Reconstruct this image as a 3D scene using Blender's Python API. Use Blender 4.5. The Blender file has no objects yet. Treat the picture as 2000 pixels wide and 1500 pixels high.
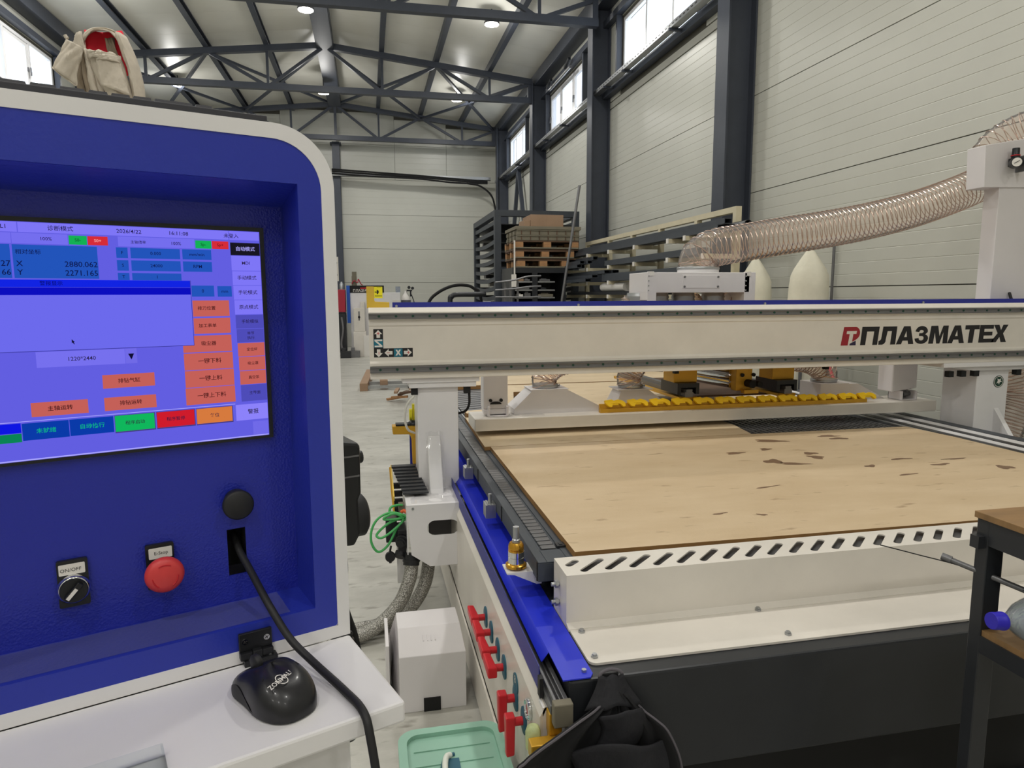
import bpy, bmesh, math, random
from mathutils import Vector, Matrix
random.seed(7)
PI = math.pi
sc = bpy.context.scene
COL = sc.collection

# ------------------------------------------------------------------ camera, sky, exposure
CAM = Vector((0.0, 0.0, 1.62))
FZ = 0.14                                   # height of the concrete floor
cam_data = bpy.data.cameras.new('camera')
cam_data.sensor_fit = 'HORIZONTAL'
cam_data.sensor_width = 36.0
cam_data.lens = 36.0 * 1336.0 / 2000.0
cam_data.clip_start = 0.02
cam_data.clip_end = 200
cam = bpy.data.objects.new('camera', cam_data)
COL.objects.link(cam)
cam.matrix_world = Matrix(((0.97863157, 0.03032697, -0.20337288, 0.0),
                           (-0.20558512, 0.12567571, -0.97053613, 0.0),
                           (-0.00387439, 0.99160773, 0.12922499, 1.62),
                           (0, 0, 0, 1)))
sc.camera = cam

world = bpy.data.worlds.new('overcast_sky')
sc.world = world
world.use_nodes = True
_bg = world.node_tree.nodes['Background']
_bg.inputs['Color'].default_value = (0.84, 0.93, 1.0, 1)
_bg.inputs['Strength'].default_value = 2.6

sc.view_settings.view_transform = 'Standard'
sc.view_settings.look = 'None'
sc.view_settings.gamma = 1.0
sc.view_settings.use_curve_mapping = False
sc.view_settings.exposure = 0.0
LAMP_WATTS = 40.0
sc.cycles.max_bounces = 8
sc.cycles.transparent_max_bounces = 24
sc.cycles.sample_clamp_indirect = 6.0

# ------------------------------------------------------------------ materials
def lin(c):
    c = c / 255.0
    return c / 12.92 if c <= 0.04045 else ((c + 0.055) / 1.055) ** 2.4

def rgb(r, g, b):
    return (lin(r), lin(g), lin(b), 1.0)

MATS = {}
def mat(name, col, rough=0.5, metal=0.0, var=0.0, vscale=6.0, bump=0.0, bscale=80.0, stretch=(1, 1, 1), spec=0.5, coat=0.0, emit=None, estr=1.0, trans=0.0, ior=1.45, dark=None):
    m = bpy.data.materials.new(name)
    m.use_nodes = True
    nt = m.node_tree
    b = nt.nodes['Principled BSDF']
    c = rgb(*col)
    b.inputs['Base Color'].default_value = c
    b.inputs['Roughness'].default_value = rough
    b.inputs['Metallic'].default_value = metal
    b.inputs['Specular IOR Level'].default_value = spec
    b.inputs['IOR'].default_value = ior
    if coat:
        b.inputs['Coat Weight'].default_value = coat
        b.inputs['Coat Roughness'].default_value = 0.12
    if trans:
        b.inputs['Transmission Weight'].default_value = trans
    if emit:
        b.inputs['Emission Color'].default_value = rgb(*emit)
        b.inputs['Emission Strength'].default_value = estr
    if var or bump:
        tc = nt.nodes.new('ShaderNodeTexCoord')
        mp = nt.nodes.new('ShaderNodeMapping')
        mp.inputs['Scale'].default_value = stretch
        nt.links.new(tc.outputs['Object'], mp.inputs['Vector'])
    if var:
        n = nt.nodes.new('ShaderNodeTexNoise')
        n.inputs['Scale'].default_value = vscale
        n.inputs['Detail'].default_value = 6
        n.inputs['Roughness'].default_value = 0.6
        nt.links.new(mp.outputs[0], n.inputs['Vector'])
        r = nt.nodes.new('ShaderNodeValToRGB')
        r.color_ramp.elements[0].position = 0.3
        r.color_ramp.elements[1].position = 0.72
        d = rgb(*dark) if dark else tuple(x * (1 - var) for x in c[:3]) + (1,)
        r.color_ramp.elements[0].color = d
        r.color_ramp.elements[1].color = tuple(min(1, x * (1 + var * 0.35)) for x in c[:3]) + (1,)
        nt.links.new(n.outputs['Fac'], r.inputs['Fac'])
        nt.links.new(r.outputs['Color'], b.inputs['Base Color'])
    if bump:
        n2 = nt.nodes.new('ShaderNodeTexNoise')
        n2.inputs['Scale'].default_value = bscale
        n2.inputs['Detail'].default_value = 4
        nt.links.new(mp.outputs[0], n2.inputs['Vector'])
        bp = nt.nodes.new('ShaderNodeBump')
        bp.inputs['Strength'].default_value = bump
        bp.inputs['Distance'].default_value = 0.01
        nt.links.new(n2.outputs['Fac'], bp.inputs['Height'])
        nt.links.new(bp.outputs[0], b.inputs['Normal'])
    MATS[name] = m
    return m

def glassy(name, tint, amount=0.2, rough=0.08, white=0.0):
    """thin clear film: mostly see-through, some gloss, a little milkiness"""
    m = bpy.data.materials.new(name)
    m.use_nodes = True
    nt = m.node_tree
    nt.nodes.clear()
    out = nt.nodes.new('ShaderNodeOutputMaterial')
    tr = nt.nodes.new('ShaderNodeBsdfTransparent')
    tr.inputs[0].default_value = rgb(*tint)
    gl = nt.nodes.new('ShaderNodeBsdfGlossy')
    gl.inputs['Roughness'].default_value = rough
    gl.inputs[0].default_value = (1, 1, 1, 1)
    df = nt.nodes.new('ShaderNodeBsdfDiffuse')
    df.inputs[0].default_value = rgb(*tint)
    lw = nt.nodes.new('ShaderNodeLayerWeight')
    lw.inputs['Blend'].default_value = amount
    m1 = nt.nodes.new('ShaderNodeMixShader')
    m1.inputs[0].default_value = white
    nt.links.new(tr.outputs[0], m1.inputs[1])
    nt.links.new(df.outputs[0], m1.inputs[2])
    m2 = nt.nodes.new('ShaderNodeMixShader')
    nt.links.new(lw.outputs['Fresnel'], m2.inputs[0])
    nt.links.new(m1.outputs[0], m2.inputs[1])
    nt.links.new(gl.outputs[0], m2.inputs[2])
    nt.links.new(m2.outputs[0], out.inputs[0])
    MATS[name] = m
    return m

def glow(name, col, strength=1.0):
    m = bpy.data.materials.new(name)
    m.use_nodes = True
    nt = m.node_tree
    nt.nodes.clear()
    out = nt.nodes.new('ShaderNodeOutputMaterial')
    e = nt.nodes.new('ShaderNodeEmission')
    e.inputs[0].default_value = rgb(*col)
    e.inputs[1].default_value = strength
    nt.links.new(e.outputs[0], out.inputs[0])
    MATS[name] = m
    return m

mat('wall_cream', (196, 196, 187), 0.33, var=0.05, vscale=1.3)
mat('wall_white', (216, 214, 204), 0.4, var=0.05, vscale=1.2)
mat('roof_sheet', (232, 230, 220), 0.36, var=0.08, vscale=0.9)
mat('joint_dark', (88, 86, 78), 0.8)
mat('steel_dark', (63, 68, 79), 0.45, var=0.12, vscale=5)
mat('steel_rack', (66, 71, 78), 0.5, var=0.15, vscale=7)
mat('steel_black', (42, 44, 48), 0.36, var=0.15, vscale=9)
mat('steel_grey', (120, 120, 122), 0.4, 0.6, var=0.15, vscale=8)
mat('zinc', (176, 178, 180), 0.35, 0.85, var=0.12, vscale=12)
mat('chrome', (225, 226, 228), 0.12, 1.0)
mat('paint_white', (228, 226, 227), 0.32, var=0.06, vscale=4)
mat('paint_warm', (223, 217, 208), 0.3, var=0.08, vscale=5)
mat('paint_lilac', (222, 218, 219), 0.4, var=0.04, vscale=3)
mat('rail_grey', (118, 117, 118), 0.32, 0.5, var=0.12, vscale=6)
mat('bolt_green', (40, 74, 62), 0.4, 0.4)
mat('blue_paint', (34, 50, 210), 0.4, var=0.1, vscale=5)
mat('blue_panel', (40, 54, 164), 0.32, var=0.06, vscale=3, bump=0.05, bscale=260)
mat('blue_navy', (34, 42, 140), 0.45, var=0.1, vscale=5)
mat('blue_bright', (30, 90, 190), 0.5)
mat('black_plastic', (26, 27, 30), 0.35, var=0.1, vscale=20)
mat('black_matt', (24, 24, 25), 0.75)
mat('black_gloss', (24, 24, 28), 0.36, coat=0.15)
mat('rubber', (30, 30, 32), 0.55)
mat('keys', (52, 52, 58), 0.5)
mat('grey_plastic', (105, 104, 106), 0.5)
mat('label_white', (226, 222, 216), 0.5)
mat('ink', (30, 28, 30), 0.6)
mat('red_ink', (190, 30, 40), 0.5)
mat('logo_red', (150, 34, 44), 0.45)
mat('logo_navy', (48, 40, 70), 0.45)
mat('teal', (24, 110, 132), 0.5)
mat('estop_red', (206, 62, 62), 0.4)
mat('handle_red', (206, 34, 44), 0.35, var=0.08, vscale=12)
mat('valve_teal', (38, 92, 112), 0.5)
mat('gold', (206, 158, 48), 0.38, 0.35, var=0.08, vscale=10)
mat('gold_metal', (214, 160, 60), 0.22, 0.9)
mat('yellow', (255, 208, 30), 0.4, var=0.06, vscale=16)
mat('yellow_paint', (214, 178, 62), 0.45, var=0.05, vscale=8)
mat('sign_yellow', (244, 232, 40), 0.5)
mat('pvc_white', (232, 232, 234), 0.35)
mat('pallet_wood', (176, 132, 92), 0.75, var=0.3, vscale=6, stretch=(1, 6, 6))
mat('pallet_dark', (98, 76, 60), 0.8, var=0.35, vscale=6)
mat('cardboard', (158, 130, 106), 0.8, var=0.12, vscale=3)
mat('crate_olive', (124, 118, 102), 0.7, var=0.15, vscale=5)
mat('bench_wood', (142, 110, 72), 0.5, var=0.3, vscale=5, stretch=(1, 8, 1))
mat('bin_mint', (146, 190, 170), 0.4, var=0.08, vscale=5)
mat('bin_handle', (226, 230, 220), 0.4)
mat('bag_cloth', (222, 218, 200), 0.85, var=0.08, vscale=8, bump=0.3, bscale=14)
mat('jacket_black', (33, 33, 38), 0.8, var=0.25, vscale=14, bump=0.3, bscale=40)
mat('jacket_lining', (21, 21, 24), 0.85, var=0.2, vscale=10)
mat('jacket_edge', (92, 88, 94), 0.8)
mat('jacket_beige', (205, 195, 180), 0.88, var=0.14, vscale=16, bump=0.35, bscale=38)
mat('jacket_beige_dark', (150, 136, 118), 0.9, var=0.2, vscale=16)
mat('jacket_red', (246, 48, 70), 0.8)
mat('green_cable', (72, 168, 92), 0.4)
mat('white_cable', (226, 224, 216), 0.4)
mat('orange', (226, 96, 52), 0.5)
mat('paper', (236, 236, 240), 0.7)
mat('cap_blue', (46, 38, 178), 0.4)
mat('water_label', (196, 206, 150), 0.5, var=0.3, vscale=30)
mat('gas_dark', (96, 98, 104), 0.5)
mat('sheet_blue', (150, 158, 170), 0.6, var=0.3, vscale=30)
mat('red_box', (168, 38, 58), 0.5)
mat('wire_copper', (206, 182, 168), 0.25, 0.85)
mat('lamp_body', (70, 70, 72), 0.5)
glow('lamp_lens', (255, 246, 224), 30.0)
glassy('hose_film', (254, 248, 244), 0.14, 0.12, 0.12)
glassy('pane_glass', (252, 253, 255), 0.02, 0.02, 0.0)
glassy('pane_dusty', (225, 228, 235), 0.02, 0.1, 0.35)
glassy('acrylic', (248, 250, 250), 0.2, 0.05, 0.03)
glassy('bottle_film', (232, 238, 244), 0.16, 0.08, 0.22)
glassy('tape_film', (246, 246, 246), 0.2, 0.06, 0.06)

def concrete():
    m = mat('concrete', (176, 173, 162), 0.4)
    nt = m.node_tree
    b = nt.nodes['Principled BSDF']
    tc = nt.nodes.new('ShaderNodeTexCoord')
    mp = nt.nodes.new('ShaderNodeMapping')
    mp.inputs['Scale'].default_value = (0.9, 2.2, 1)
    nt.links.new(tc.outputs['Object'], mp.inputs[0])
    n1 = nt.nodes.new('ShaderNodeTexNoise'); n1.inputs['Scale'].default_value = 1.4; n1.inputs['Detail'].default_value = 9; n1.inputs['Roughness'].default_value = 0.68
    n2 = nt.nodes.new('ShaderNodeTexNoise'); n2.inputs['Scale'].default_value = 9; n2.inputs['Detail'].default_value = 6
    nt.links.new(mp.outputs[0], n1.inputs['Vector']); nt.links.new(mp.outputs[0], n2.inputs['Vector'])
    r1 = nt.nodes.new('ShaderNodeValToRGB')
    r1.color_ramp.elements[0].position = 0.32; r1.color_ramp.elements[0].color = rgb(158, 156, 148)
    r1.color_ramp.elements[1].position = 0.7; r1.color_ramp.elements[1].color = rgb(198, 196, 188)
    r2 = nt.nodes.new('ShaderNodeValToRGB')
    r2.color_ramp.elements[0].position = 0.27; r2.color_ramp.elements[0].color = (0.45, 0.43, 0.4, 1)
    r2.color_ramp.elements[1].position = 0.4; r2.color_ramp.elements[1].color = (1, 1, 1, 1)
    nt.links.new(n1.outputs['Fac'], r1.inputs[0]); nt.links.new(n2.outputs['Fac'], r2.inputs[0])
    mx = nt.nodes.new('ShaderNodeMix'); mx.data_type = 'RGBA'; mx.blend_type = 'MULTIPLY'; mx.inputs[0].default_value = 0.8
    nt.links.new(r1.outputs[0], mx.inputs[6]); nt.links.new(r2.outputs[0], mx.inputs[7])
    nt.links.new(mx.outputs[2], b.inputs['Base Color'])
    return m
concrete()

def board_material(name, base, dark, light):
    m = mat(name, base, 0.55)
    nt = m.node_tree
    b = nt.nodes['Principled BSDF']
    tc = nt.nodes.new('ShaderNodeTexCoord')
    mp = nt.nodes.new('ShaderNodeMapping')
    mp.inputs['Scale'].default_value = (1.0, 3.2, 1)
    nt.links.new(tc.outputs['Object'], mp.inputs[0])
    n1 = nt.nodes.new('ShaderNodeTexNoise'); n1.inputs['Scale'].default_value = 2.0; n1.inputs['Detail'].default_value = 8; n1.inputs['Roughness'].default_value = 0.62
    n2 = nt.nodes.new('ShaderNodeTexNoise'); n2.inputs['Scale'].default_value = 7.5; n2.inputs['Detail'].default_value = 5
    n3 = nt.nodes.new('ShaderNodeTexNoise'); n3.inputs['Scale'].default_value = 160; n3.inputs['Detail'].default_value = 2
    for n in (n1, n2):
        nt.links.new(mp.outputs[0], n.inputs['Vector'])
    nt.links.new(tc.outputs['Object'], n3.inputs['Vector'])
    r1 = nt.nodes.new('ShaderNodeValToRGB')
    r1.color_ramp.elements[0].position = 0.3; r1.color_ramp.elements[0].color = rgb(*base)
    r1.color_ramp.elements[1].position = 0.72; r1.color_ramp.elements[1].color = rgb(*light)
    r2 = nt.nodes.new('ShaderNodeValToRGB')
    r2.color_ramp.elements[0].position = 0.26; r2.color_ramp.elements[0].color = rgb(*dark)
    r2.color_ramp.elements[1].position = 0.36; r2.color_ramp.elements[1].color = (1, 1, 1, 1)
    nt.links.new(n1.outputs['Fac'], r1.inputs[0]); nt.links.new(n2.outputs['Fac'], r2.inputs[0])
    mx = nt.nodes.new('ShaderNodeMix'); mx.data_type = 'RGBA'; mx.blend_type = 'MULTIPLY'; mx.inputs[0].default_value = 0.55
    nt.links.new(r1.outputs[0], mx.inputs[6]); nt.links.new(r2.outputs[0], mx.inputs[7])
    nt.links.new(mx.outputs[2], b.inputs['Base Color'])
    bp = nt.nodes.new('ShaderNodeBump'); bp.inputs['Strength'].default_value = 0.15; bp.inputs['Distance'].default_value = 0.004
    nt.links.new(n3.outputs['Fac'], bp.inputs['Height']); nt.links.new(bp.outputs[0], b.inputs['Normal'])
    return m
board_material('mdf', (194, 170, 136), (152, 128, 106), (208, 186, 154))
board_material('mdf_pale', (204, 182, 148), (160, 134, 108), (222, 202, 170))
mat('mdf_edge', (150, 112, 66), 0.7, var=0.2, vscale=9)
mat('stain', (122, 96, 74), 0.5)

def foil():
    m = mat('foil_grey', (176, 174, 168), 0.35, 0.55)
    nt = m.node_tree
    b = nt.nodes['Principled BSDF']
    tc = nt.nodes.new('ShaderNodeTexCoord')
    v = nt.nodes.new('ShaderNodeTexVoronoi'); v.inputs['Scale'].default_value = 190
    nt.links.new(tc.outputs['Object'], v.inputs['Vector'])
    r = nt.nodes.new('ShaderNodeValToRGB')
    r.color_ramp.elements[0].position = 0.15; r.color_ramp.elements[0].color = rgb(200, 197, 190)
    r.color_ramp.elements[1].position = 0.6; r.color_ramp.elements[1].color = rgb(128, 126, 120)
    nt.links.new(v.outputs['Distance'], r.inputs[0]); nt.links.new(r.outputs[0], b.inputs['Base Color'])
    bp = nt.nodes.new('ShaderNodeBump'); bp.inputs['Strength'].default_value = 0.7; bp.inputs['Distance'].default_value = 0.004
    nt.links.new(v.outputs['Distance'], bp.inputs['Height']); nt.links.new(bp.outputs[0], b.inputs['Normal'])
foil()

def leather_blue():
    m = mat('blue_leather', (36, 46, 158), 0.3, bump=0.0)
    nt = m.node_tree
    b = nt.nodes['Principled BSDF']
    tc = nt.nodes.new('ShaderNodeTexCoord')
    v = nt.nodes.new('ShaderNodeTexVoronoi'); v.inputs['Scale'].default_value = 420
    nt.links.new(tc.outputs['Object'], v.inputs['Vector'])
    bp = nt.nodes.new('ShaderNodeBump'); bp.inputs['Strength'].default_value = 0.22; bp.inputs['Distance'].default_value = 0.002
    nt.links.new(v.outputs['Distance'], bp.inputs['Height']); nt.links.new(bp.outputs[0], b.inputs['Normal'])
leather_blue()

# ------------------------------------------------------------------ mesh builder
FRAME = {}          # object -> inverse world matrix of its thing

def axes_for(d):
    d = Vector(d).normalized()
    up = Vector((0, 0, 1)) if abs(d.z) < 0.95 else Vector((0, 1, 0))
    x = d.cross(up).normalized()
    y = x.cross(d).normalized()
    return d, x, y

class MB:
    def __init__(s):
        s.v = []; s.f = []; s.mi = []; s.sm = []; s.m = 0; s.smooth = False
    def add(s, vs, fs):
        n = len(s.v)
        s.v += [Vector(p) for p in vs]
        for f in fs:
            s.f.append([i + n for i in f]); s.mi.append(s.m); s.sm.append(s.smooth)
        return s
    def hexa(s, p):
        return s.add(p, [(0, 3, 2, 1), (4, 5, 6, 7), (0, 1, 5, 4), (1, 2, 6, 5), (2, 3, 7, 6), (3, 0, 4, 7)])
    def box(s, x0, x1, y0, y1, z0, z1):
        return s.hexa([(x0, y0, z0), (x1, y0, z0), (x1, y1, z0), (x0, y1, z0), (x0, y0, z1), (x1, y0, z1), (x1, y1, z1), (x0, y1, z1)])
    def bar(s, p, q, w, h, up=None):
        """box from p to q, w across, h along up"""
        p = Vector(p); q = Vector(q)
        d = (q - p).normalized()
        u = Vector(up) if up else (Vector((0, 0, 1)) if abs(d.z) < 0.95 else Vector((0, 1, 0)))
        x = d.cross(u).normalized() * (w / 2)
        y = x.cross(d).normalized() * (h / 2)
        return s.hexa([p - x - y, p + x - y, p + x + y, p - x + y, q - x - y, q + x - y, q + x + y, q - x + y])
    def cyl(s, p, q, r0, r1=None, n=14, caps=True):
        p = Vector(p); q = Vector(q)
        r1 = r0 if r1 is None else r1
        d, x, y = axes_for(q - p)
        vs = []
        for c, r in ((p, r0), (q, r1)):
            for i in range(n):
                a = 2 * PI * i / n
                vs.append(c + x * (math.cos(a) * r) + y * (math.sin(a) * r))
        sm = s.smooth; s.smooth = True
        s.add(vs, [(i, (i + 1) % n, n + (i + 1) % n, n + i) for i in range(n)])
        s.smooth = sm
        if caps:
            k = len(s.v) - 2 * n
            s.f.append([k + i for i in range(n)][::-1]); s.mi.append(s.m); s.sm.append(False)
            s.f.append([k + n + i for i in range(n)]); s.mi.append(s.m); s.sm.append(False)
        return s
    def lathe(s, o, ax, prof, n=20, squash=None):
        o = Vector(o)
        d, x, y = axes_for(ax)
        vs = []
        for r, h in prof:
            for i in range(n):
                a = 2 * PI * i / n
                rr = r * (squash(a, h) if squash else 1)
                vs.append(o + d * h + x * (math.cos(a) * rr) + y * (math.sin(a) * rr))
        fs = []
        for j in range(len(prof) - 1):
            for i in range(n):
                fs.append((j * n + i, j * n + (i + 1) % n, (j + 1) * n + (i + 1) % n, (j + 1) * n + i))
        sm = s.smooth; s.smooth = True
        s.add(vs, fs)
        s.smooth = sm
        k = len(s.v) - len(vs)
        if prof[0][0] > 1e-5:
            s.f.append([k + i for i in range(n)][::-1]); s.mi.append(s.m); s.sm.append(False)
        if prof[-1][0] > 1e-5:
            s.f.append([k + (len(prof) - 1) * n + i for i in range(n)]); s.mi.append(s.m); s.sm.append(False)
        return s
    def tube(s, pts, r, n=8, caps=True, closed=False):
        pts = [Vector(p) for p in pts]
        m = len(pts)
        rr = r if isinstance(r, (list, tuple)) else [r] * m
        tang = []
        for i in range(m):
            a = pts[(i - 1) % m] if (i > 0 or closed) else pts[i]
            b = pts[(i + 1) % m] if (i < m - 1 or closed) else pts[i]
            tang.append((b - a).normalized())
        _, x, y = axes_for(tang[0])
        vs = []
        for i in range(m):
            t = tang[i]
            x = (x - t * x.dot(t)).normalized()
            y = t.cross(x).normalized()
            for k in range(n):
                a = 2 * PI * k / n
                vs.append(pts[i] + x * (math.cos(a) * rr[i]) + y * (math.sin(a) * rr[i]))
        fs = []
        rng = m if closed else m - 1
        for i in range(rng):
            j = (i + 1) % m
            for k in range(n):
                fs.append((i * n + k, i * n + (k + 1) % n, j * n + (k + 1) % n, j * n + k))
        sm = s.smooth; s.smooth = True
        s.add(vs, fs)
        s.smooth = sm
        if caps and not closed:
            k0 = len(s.v) - len(vs)
            s.f.append([k0 + i for i in range(n)][::-1]); s.mi.append(s.m); s.sm.append(False)
            s.f.append([k0 + (m - 1) * n + i for i in range(n)]); s.mi.append(s.m); s.sm.append(False)
        return s
    def prism(s, poly, o, ux, uy, ext):
        """polygon in the plane o + ux,uy pushed along ext"""
        o = Vector(o); ux = Vector(ux); uy = Vector(uy); e = Vector(ext)
        a = [o + ux * p[0] + uy * p[1] for p in poly]
        n = len(a)
        s.add(a + [p + e for p in a], [list(range(n))[::-1], [n + i for i in range(n)]] + [(i, (i + 1) % n, n + (i + 1) % n, n + i) for i in range(n)])
        return s
    def grid(s, fn, nu, nv, smooth=True):
        vs = [fn(i / nu, j / nv) for j in range(nv + 1) for i in range(nu + 1)]
        w = nu + 1
        fs = [(j * w + i, j * w + i + 1, (j + 1) * w + i + 1, (j + 1) * w + i) for j in range(nv) for i in range(nu)]
        sm = s.smooth; s.smooth = smooth
        s.add(vs, fs)
        s.smooth = sm
        return s
    def flat(s, me, o, ux, uy):
        """append a curve mesh (xy, z) with x->ux, y->uy, z->normal"""
        o = Vector(o); ux = Vector(ux); uy = Vector(uy); un = ux.cross(uy).normalized()
        s.add([o + ux * v[0] + uy * v[1] + un * v[2] for v in me[0]], me[1])
        return s
    def build(s, name, mats, parent=None, local=False, bevel=0.0, kind=None, label=None, origin=None, fixn=True):
        me = bpy.data.meshes.new(name)
        vs = s.v
        if parent is not None and not local:
            mw = FRAME[parent]
            vs = [mw @ v for v in vs]
        off = Vector((0, 0, 0))
        if parent is None:
            off = Vector(origin) if origin is not None else Vector((
                (min(v.x for v in vs) + max(v.x for v in vs)) / 2, (min(v.y for v in vs) + max(v.y for v in vs)) / 2, min(v.z for v in vs)))
            vs = [v - off for v in vs]
        me.from_pydata([tuple(v) for v in vs], [], s.f)
        if isinstance(mats, str):
            mats = [mats]
        for m in mats:
            me.materials.append(MATS[m])
        if len(mats) > 1:
            me.polygons.foreach_set('material_index', s.mi)
        if fixn:
            bm = bmesh.new(); bm.from_mesh(me)
            bmesh.ops.recalc_face_normals(bm, faces=bm.faces)
            bm.to_mesh(me); bm.free()
        if any(s.sm):
            me.polygons.foreach_set('use_smooth', s.sm)
            me.set_sharp_from_angle(angle=math.radians(50))
        o = bpy.data.objects.new(name, me)
        COL.objects.link(o)
        if parent is not None:
            o.parent = parent
            FRAME[o] = FRAME[parent]
        else:
            o.location = off
            FRAME[o] = Matrix.Translation(off).inverted()
        if bevel:
            b = o.modifiers.new('edge', 'BEVEL'); b.width = bevel; b.segments = 2; b.limit_method = 'ANGLE'; b.angle_limit = math.radians(40)
        if kind: o['kind'] = kind
        if label: o['label'] = label
        return o

def thing(name, label, cat, loc=(0, 0, 0), rotz=0.0, group=None):
    o = bpy.data.objects.new(name, None)
    o.empty_display_size = 0.1
    COL.objects.link(o)
    o.location = loc; o.rotation_euler = (0, 0, rotz)
    FRAME[o] = (Matrix.Translation(Vector(loc)) @ Matrix.Rotation(rotz, 4, 'Z')).inverted()
    o['label'] = label; o['category'] = cat
    if group: o['group'] = group
    return o

def tag(o, label, cat, group=None):
    o['label'] = label; o['category'] = cat
    if group: o['group'] = group
    return o

def struct(o):
    o['kind'] = 'structure'
    return o

def dup(root, loc, label=None, group=None, rotz=None):
    r = root.copy(); COL.objects.link(r); r.location = loc
    if rotz is not None: r.rotation_euler = (0, 0, rotz)
    if label: r['label'] = label
    if group: r['group'] = group
    for ch in list(root.children):
        c = ch.copy(); COL.objects.link(c); c.parent = r
        for g in list(ch.children):
            d = g.copy(); COL.objects.link(d); d.parent = c
    return r

def piece(src, parent, delta):
    """another copy of a part (shared mesh) shifted by delta"""
    c = src.copy(); COL.objects.link(c); c.parent = parent
    c.location = src.location + Vector(delta)
    FRAME[c] = FRAME[parent]
    return c

# ------------------------------------------------------------------ 2D curves -> meshes
def curve_mesh(loops, depth=0.0):
    """filled polygon(s) with holes; returns (verts, faces); extruded from -depth to 0"""
    c = bpy.data.curves.new('tmp', 'CURVE')
    c.dimensions = '2D'; c.fill_mode = 'BOTH'; c.extrude = depth / 2
    for lp in loops:
        sp = c.splines.new('POLY')
        sp.points.add(len(lp) - 1)
        for p, q in zip(sp.points, lp):
            p.co = (q[0], q[1], 0, 1)
        sp.use_cyclic_u = True
    o = bpy.data.objects.new('tmp', c)
    COL.objects.link(o)
    dg = bpy.context.evaluated_depsgraph_get(); dg.update()
    ev = o.evaluated_get(dg)
    me = ev.to_mesh()
    vs = [(v.co.x, v.co.y, v.co.z - depth / 2) for v in me.vertices]
    fs = [list(p.vertices) for p in me.polygons]
    ev.to_mesh_clear()
    bpy.data.objects.remove(o); bpy.data.curves.remove(c)
    return vs, fs

def text_mesh(items):
    """items: (string, size, x, y, align, bold) -> one (verts, faces) laid out in the xy plane"""
    objs = []
    for st, size, x, y, al, bold in items:
        c = bpy.data.curves.new('tmp', 'FONT')
        c.body = st; c.size = size; c.align_x = al; c.align_y = 'CENTER'; c.resolution_u = 2; c.offset = bold * size
        c.dimensions = '2D'; c.fill_mode = 'BOTH' if False else 'FRONT'
        o = bpy.data.objects.new('tmp', c); COL.objects.link(o)
        objs.append((o, x, y))
    dg = bpy.context.evaluated_depsgraph_get(); dg.update()
    V = []; F = []
    for o, x, y in objs:
        ev = o.evaluated_get(dg); me = ev.to_mesh()
        n = len(V)
        V += [(v.co.x + x, v.co.y + y, 0) for v in me.vertices]
        F += [[i + n for i in p.vertices] for p in me.polygons]
        ev.to_mesh_clear()
    for o, _, _ in objs:
        c = o.data; bpy.data.objects.remove(o); bpy.data.curves.remove(c)
    return V, F

def rect(x0, x1, y0, y1):
    return [(x0, y0), (x1, y0), (x1, y1), (x0, y1)]

def rrect(x0, x1, y0, y1, r, n=6):
    out = []
    for cx, cy, a0 in ((x1 - r, y0 + r, -PI / 2), (x1 - r, y1 - r, 0), (x0 + r, y1 - r, PI / 2), (x0 + r, y0 + r, PI)):
        for i in range(n + 1):
            a = a0 + PI / 2 * i / n
            out.append((cx + r * math.cos(a), cy + r * math.sin(a)))
    return out

def slot(p, q, r, n=6):
    p = Vector((p[0], p[1])); q = Vector((q[0], q[1]))
    d = q - p; a = math.atan2(d.y, d.x)
    out = []
    for c, s in ((q, -PI / 2), (p, PI / 2)):
        for i in range(n + 1):
            t = a + s + PI * i / n
            out.append((c.x + r * math.cos(t), c.y + r * math.sin(t)))
    return out

def smooth_path(pts, n=8, closed=False):
    """Catmull-Rom"""
    P = [Vector(p) for p in pts]
    m = len(P); out = []
    rng = m if closed else m - 1
    for i in range(rng):
        if closed:
            a, b, c, d = P[(i - 1) % m], P[i], P[(i + 1) % m], P[(i + 2) % m]
        else:
            a = P[i - 1] if i > 0 else P[i] * 2 - P[i + 1]
            b, c = P[i], P[i + 1]
            d = P[i + 2] if i + 2 < m else P[i + 1] * 2 - P[i]
        for k in range(n):
            t = k / n
            out.append(0.5 * ((2 * b) + (c - a) * t + (2 * a - 5 * b + 4 * c - d) * t * t + (3 * b - a - 3 * c + d) * t ** 3))
    if not closed:
        out.append(P[-1])
    return out
# ================================================================== THE HALL
Y0, Y1 = -7.0, 20.5          # rear and far end walls
XL, XR = -5.4, 4.0           # side walls
RX = -0.7                    # ridge line
def roof_z(x): return 6.96 - 0.109 * abs(x - RX)

m = MB(); m.box(XL - 0.2, XR + 0.2, Y0 - 0.2, Y1 + 0.2, FZ - 0.2, FZ)
struct(m.build('floor', 'concrete'))

# ---- roof: two slopes of sandwich sheet
m = MB()
for x0, x1 in ((XL - 0.15, RX), (RX, XR + 0.15)):
    za, zb = roof_z(x0), roof_z(x1)
    m.hexa([(x0, Y0 - .1, za), (x1, Y0 - .1, zb), (x1, Y1 + .1, zb), (x0, Y1 + .1, za), (x0, Y0 - .1, za + .1), (x1, Y0 - .1, zb + .1), (x1, Y1 + .1, zb + .1), (x0, Y1 + .1, za + .1)])
ceiling = struct(m.build('ceiling', 'joint_dark'))
def roof_panel(y0, y1, x0, x1):
    mm = MB()
    za, zb = roof_z(x0) - 0.002, roof_z(x1) - 0.002
    mm.hexa([(x0, y0, za - .02), (x1, y0, zb - .02), (x1, y1, zb - .02), (x0, y1, za - .02), (x0, y0, za), (x1, y0, zb), (x1, y1, zb), (x0, y1, za)])
    return mm.build('roof_panel', 'roof_sheet', ceiling)
rp = [roof_panel(Y0, Y0 + 0.995, XL, RX - .01), roof_panel(Y0, Y0 + 0.995, RX + .01, XR)]
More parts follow.
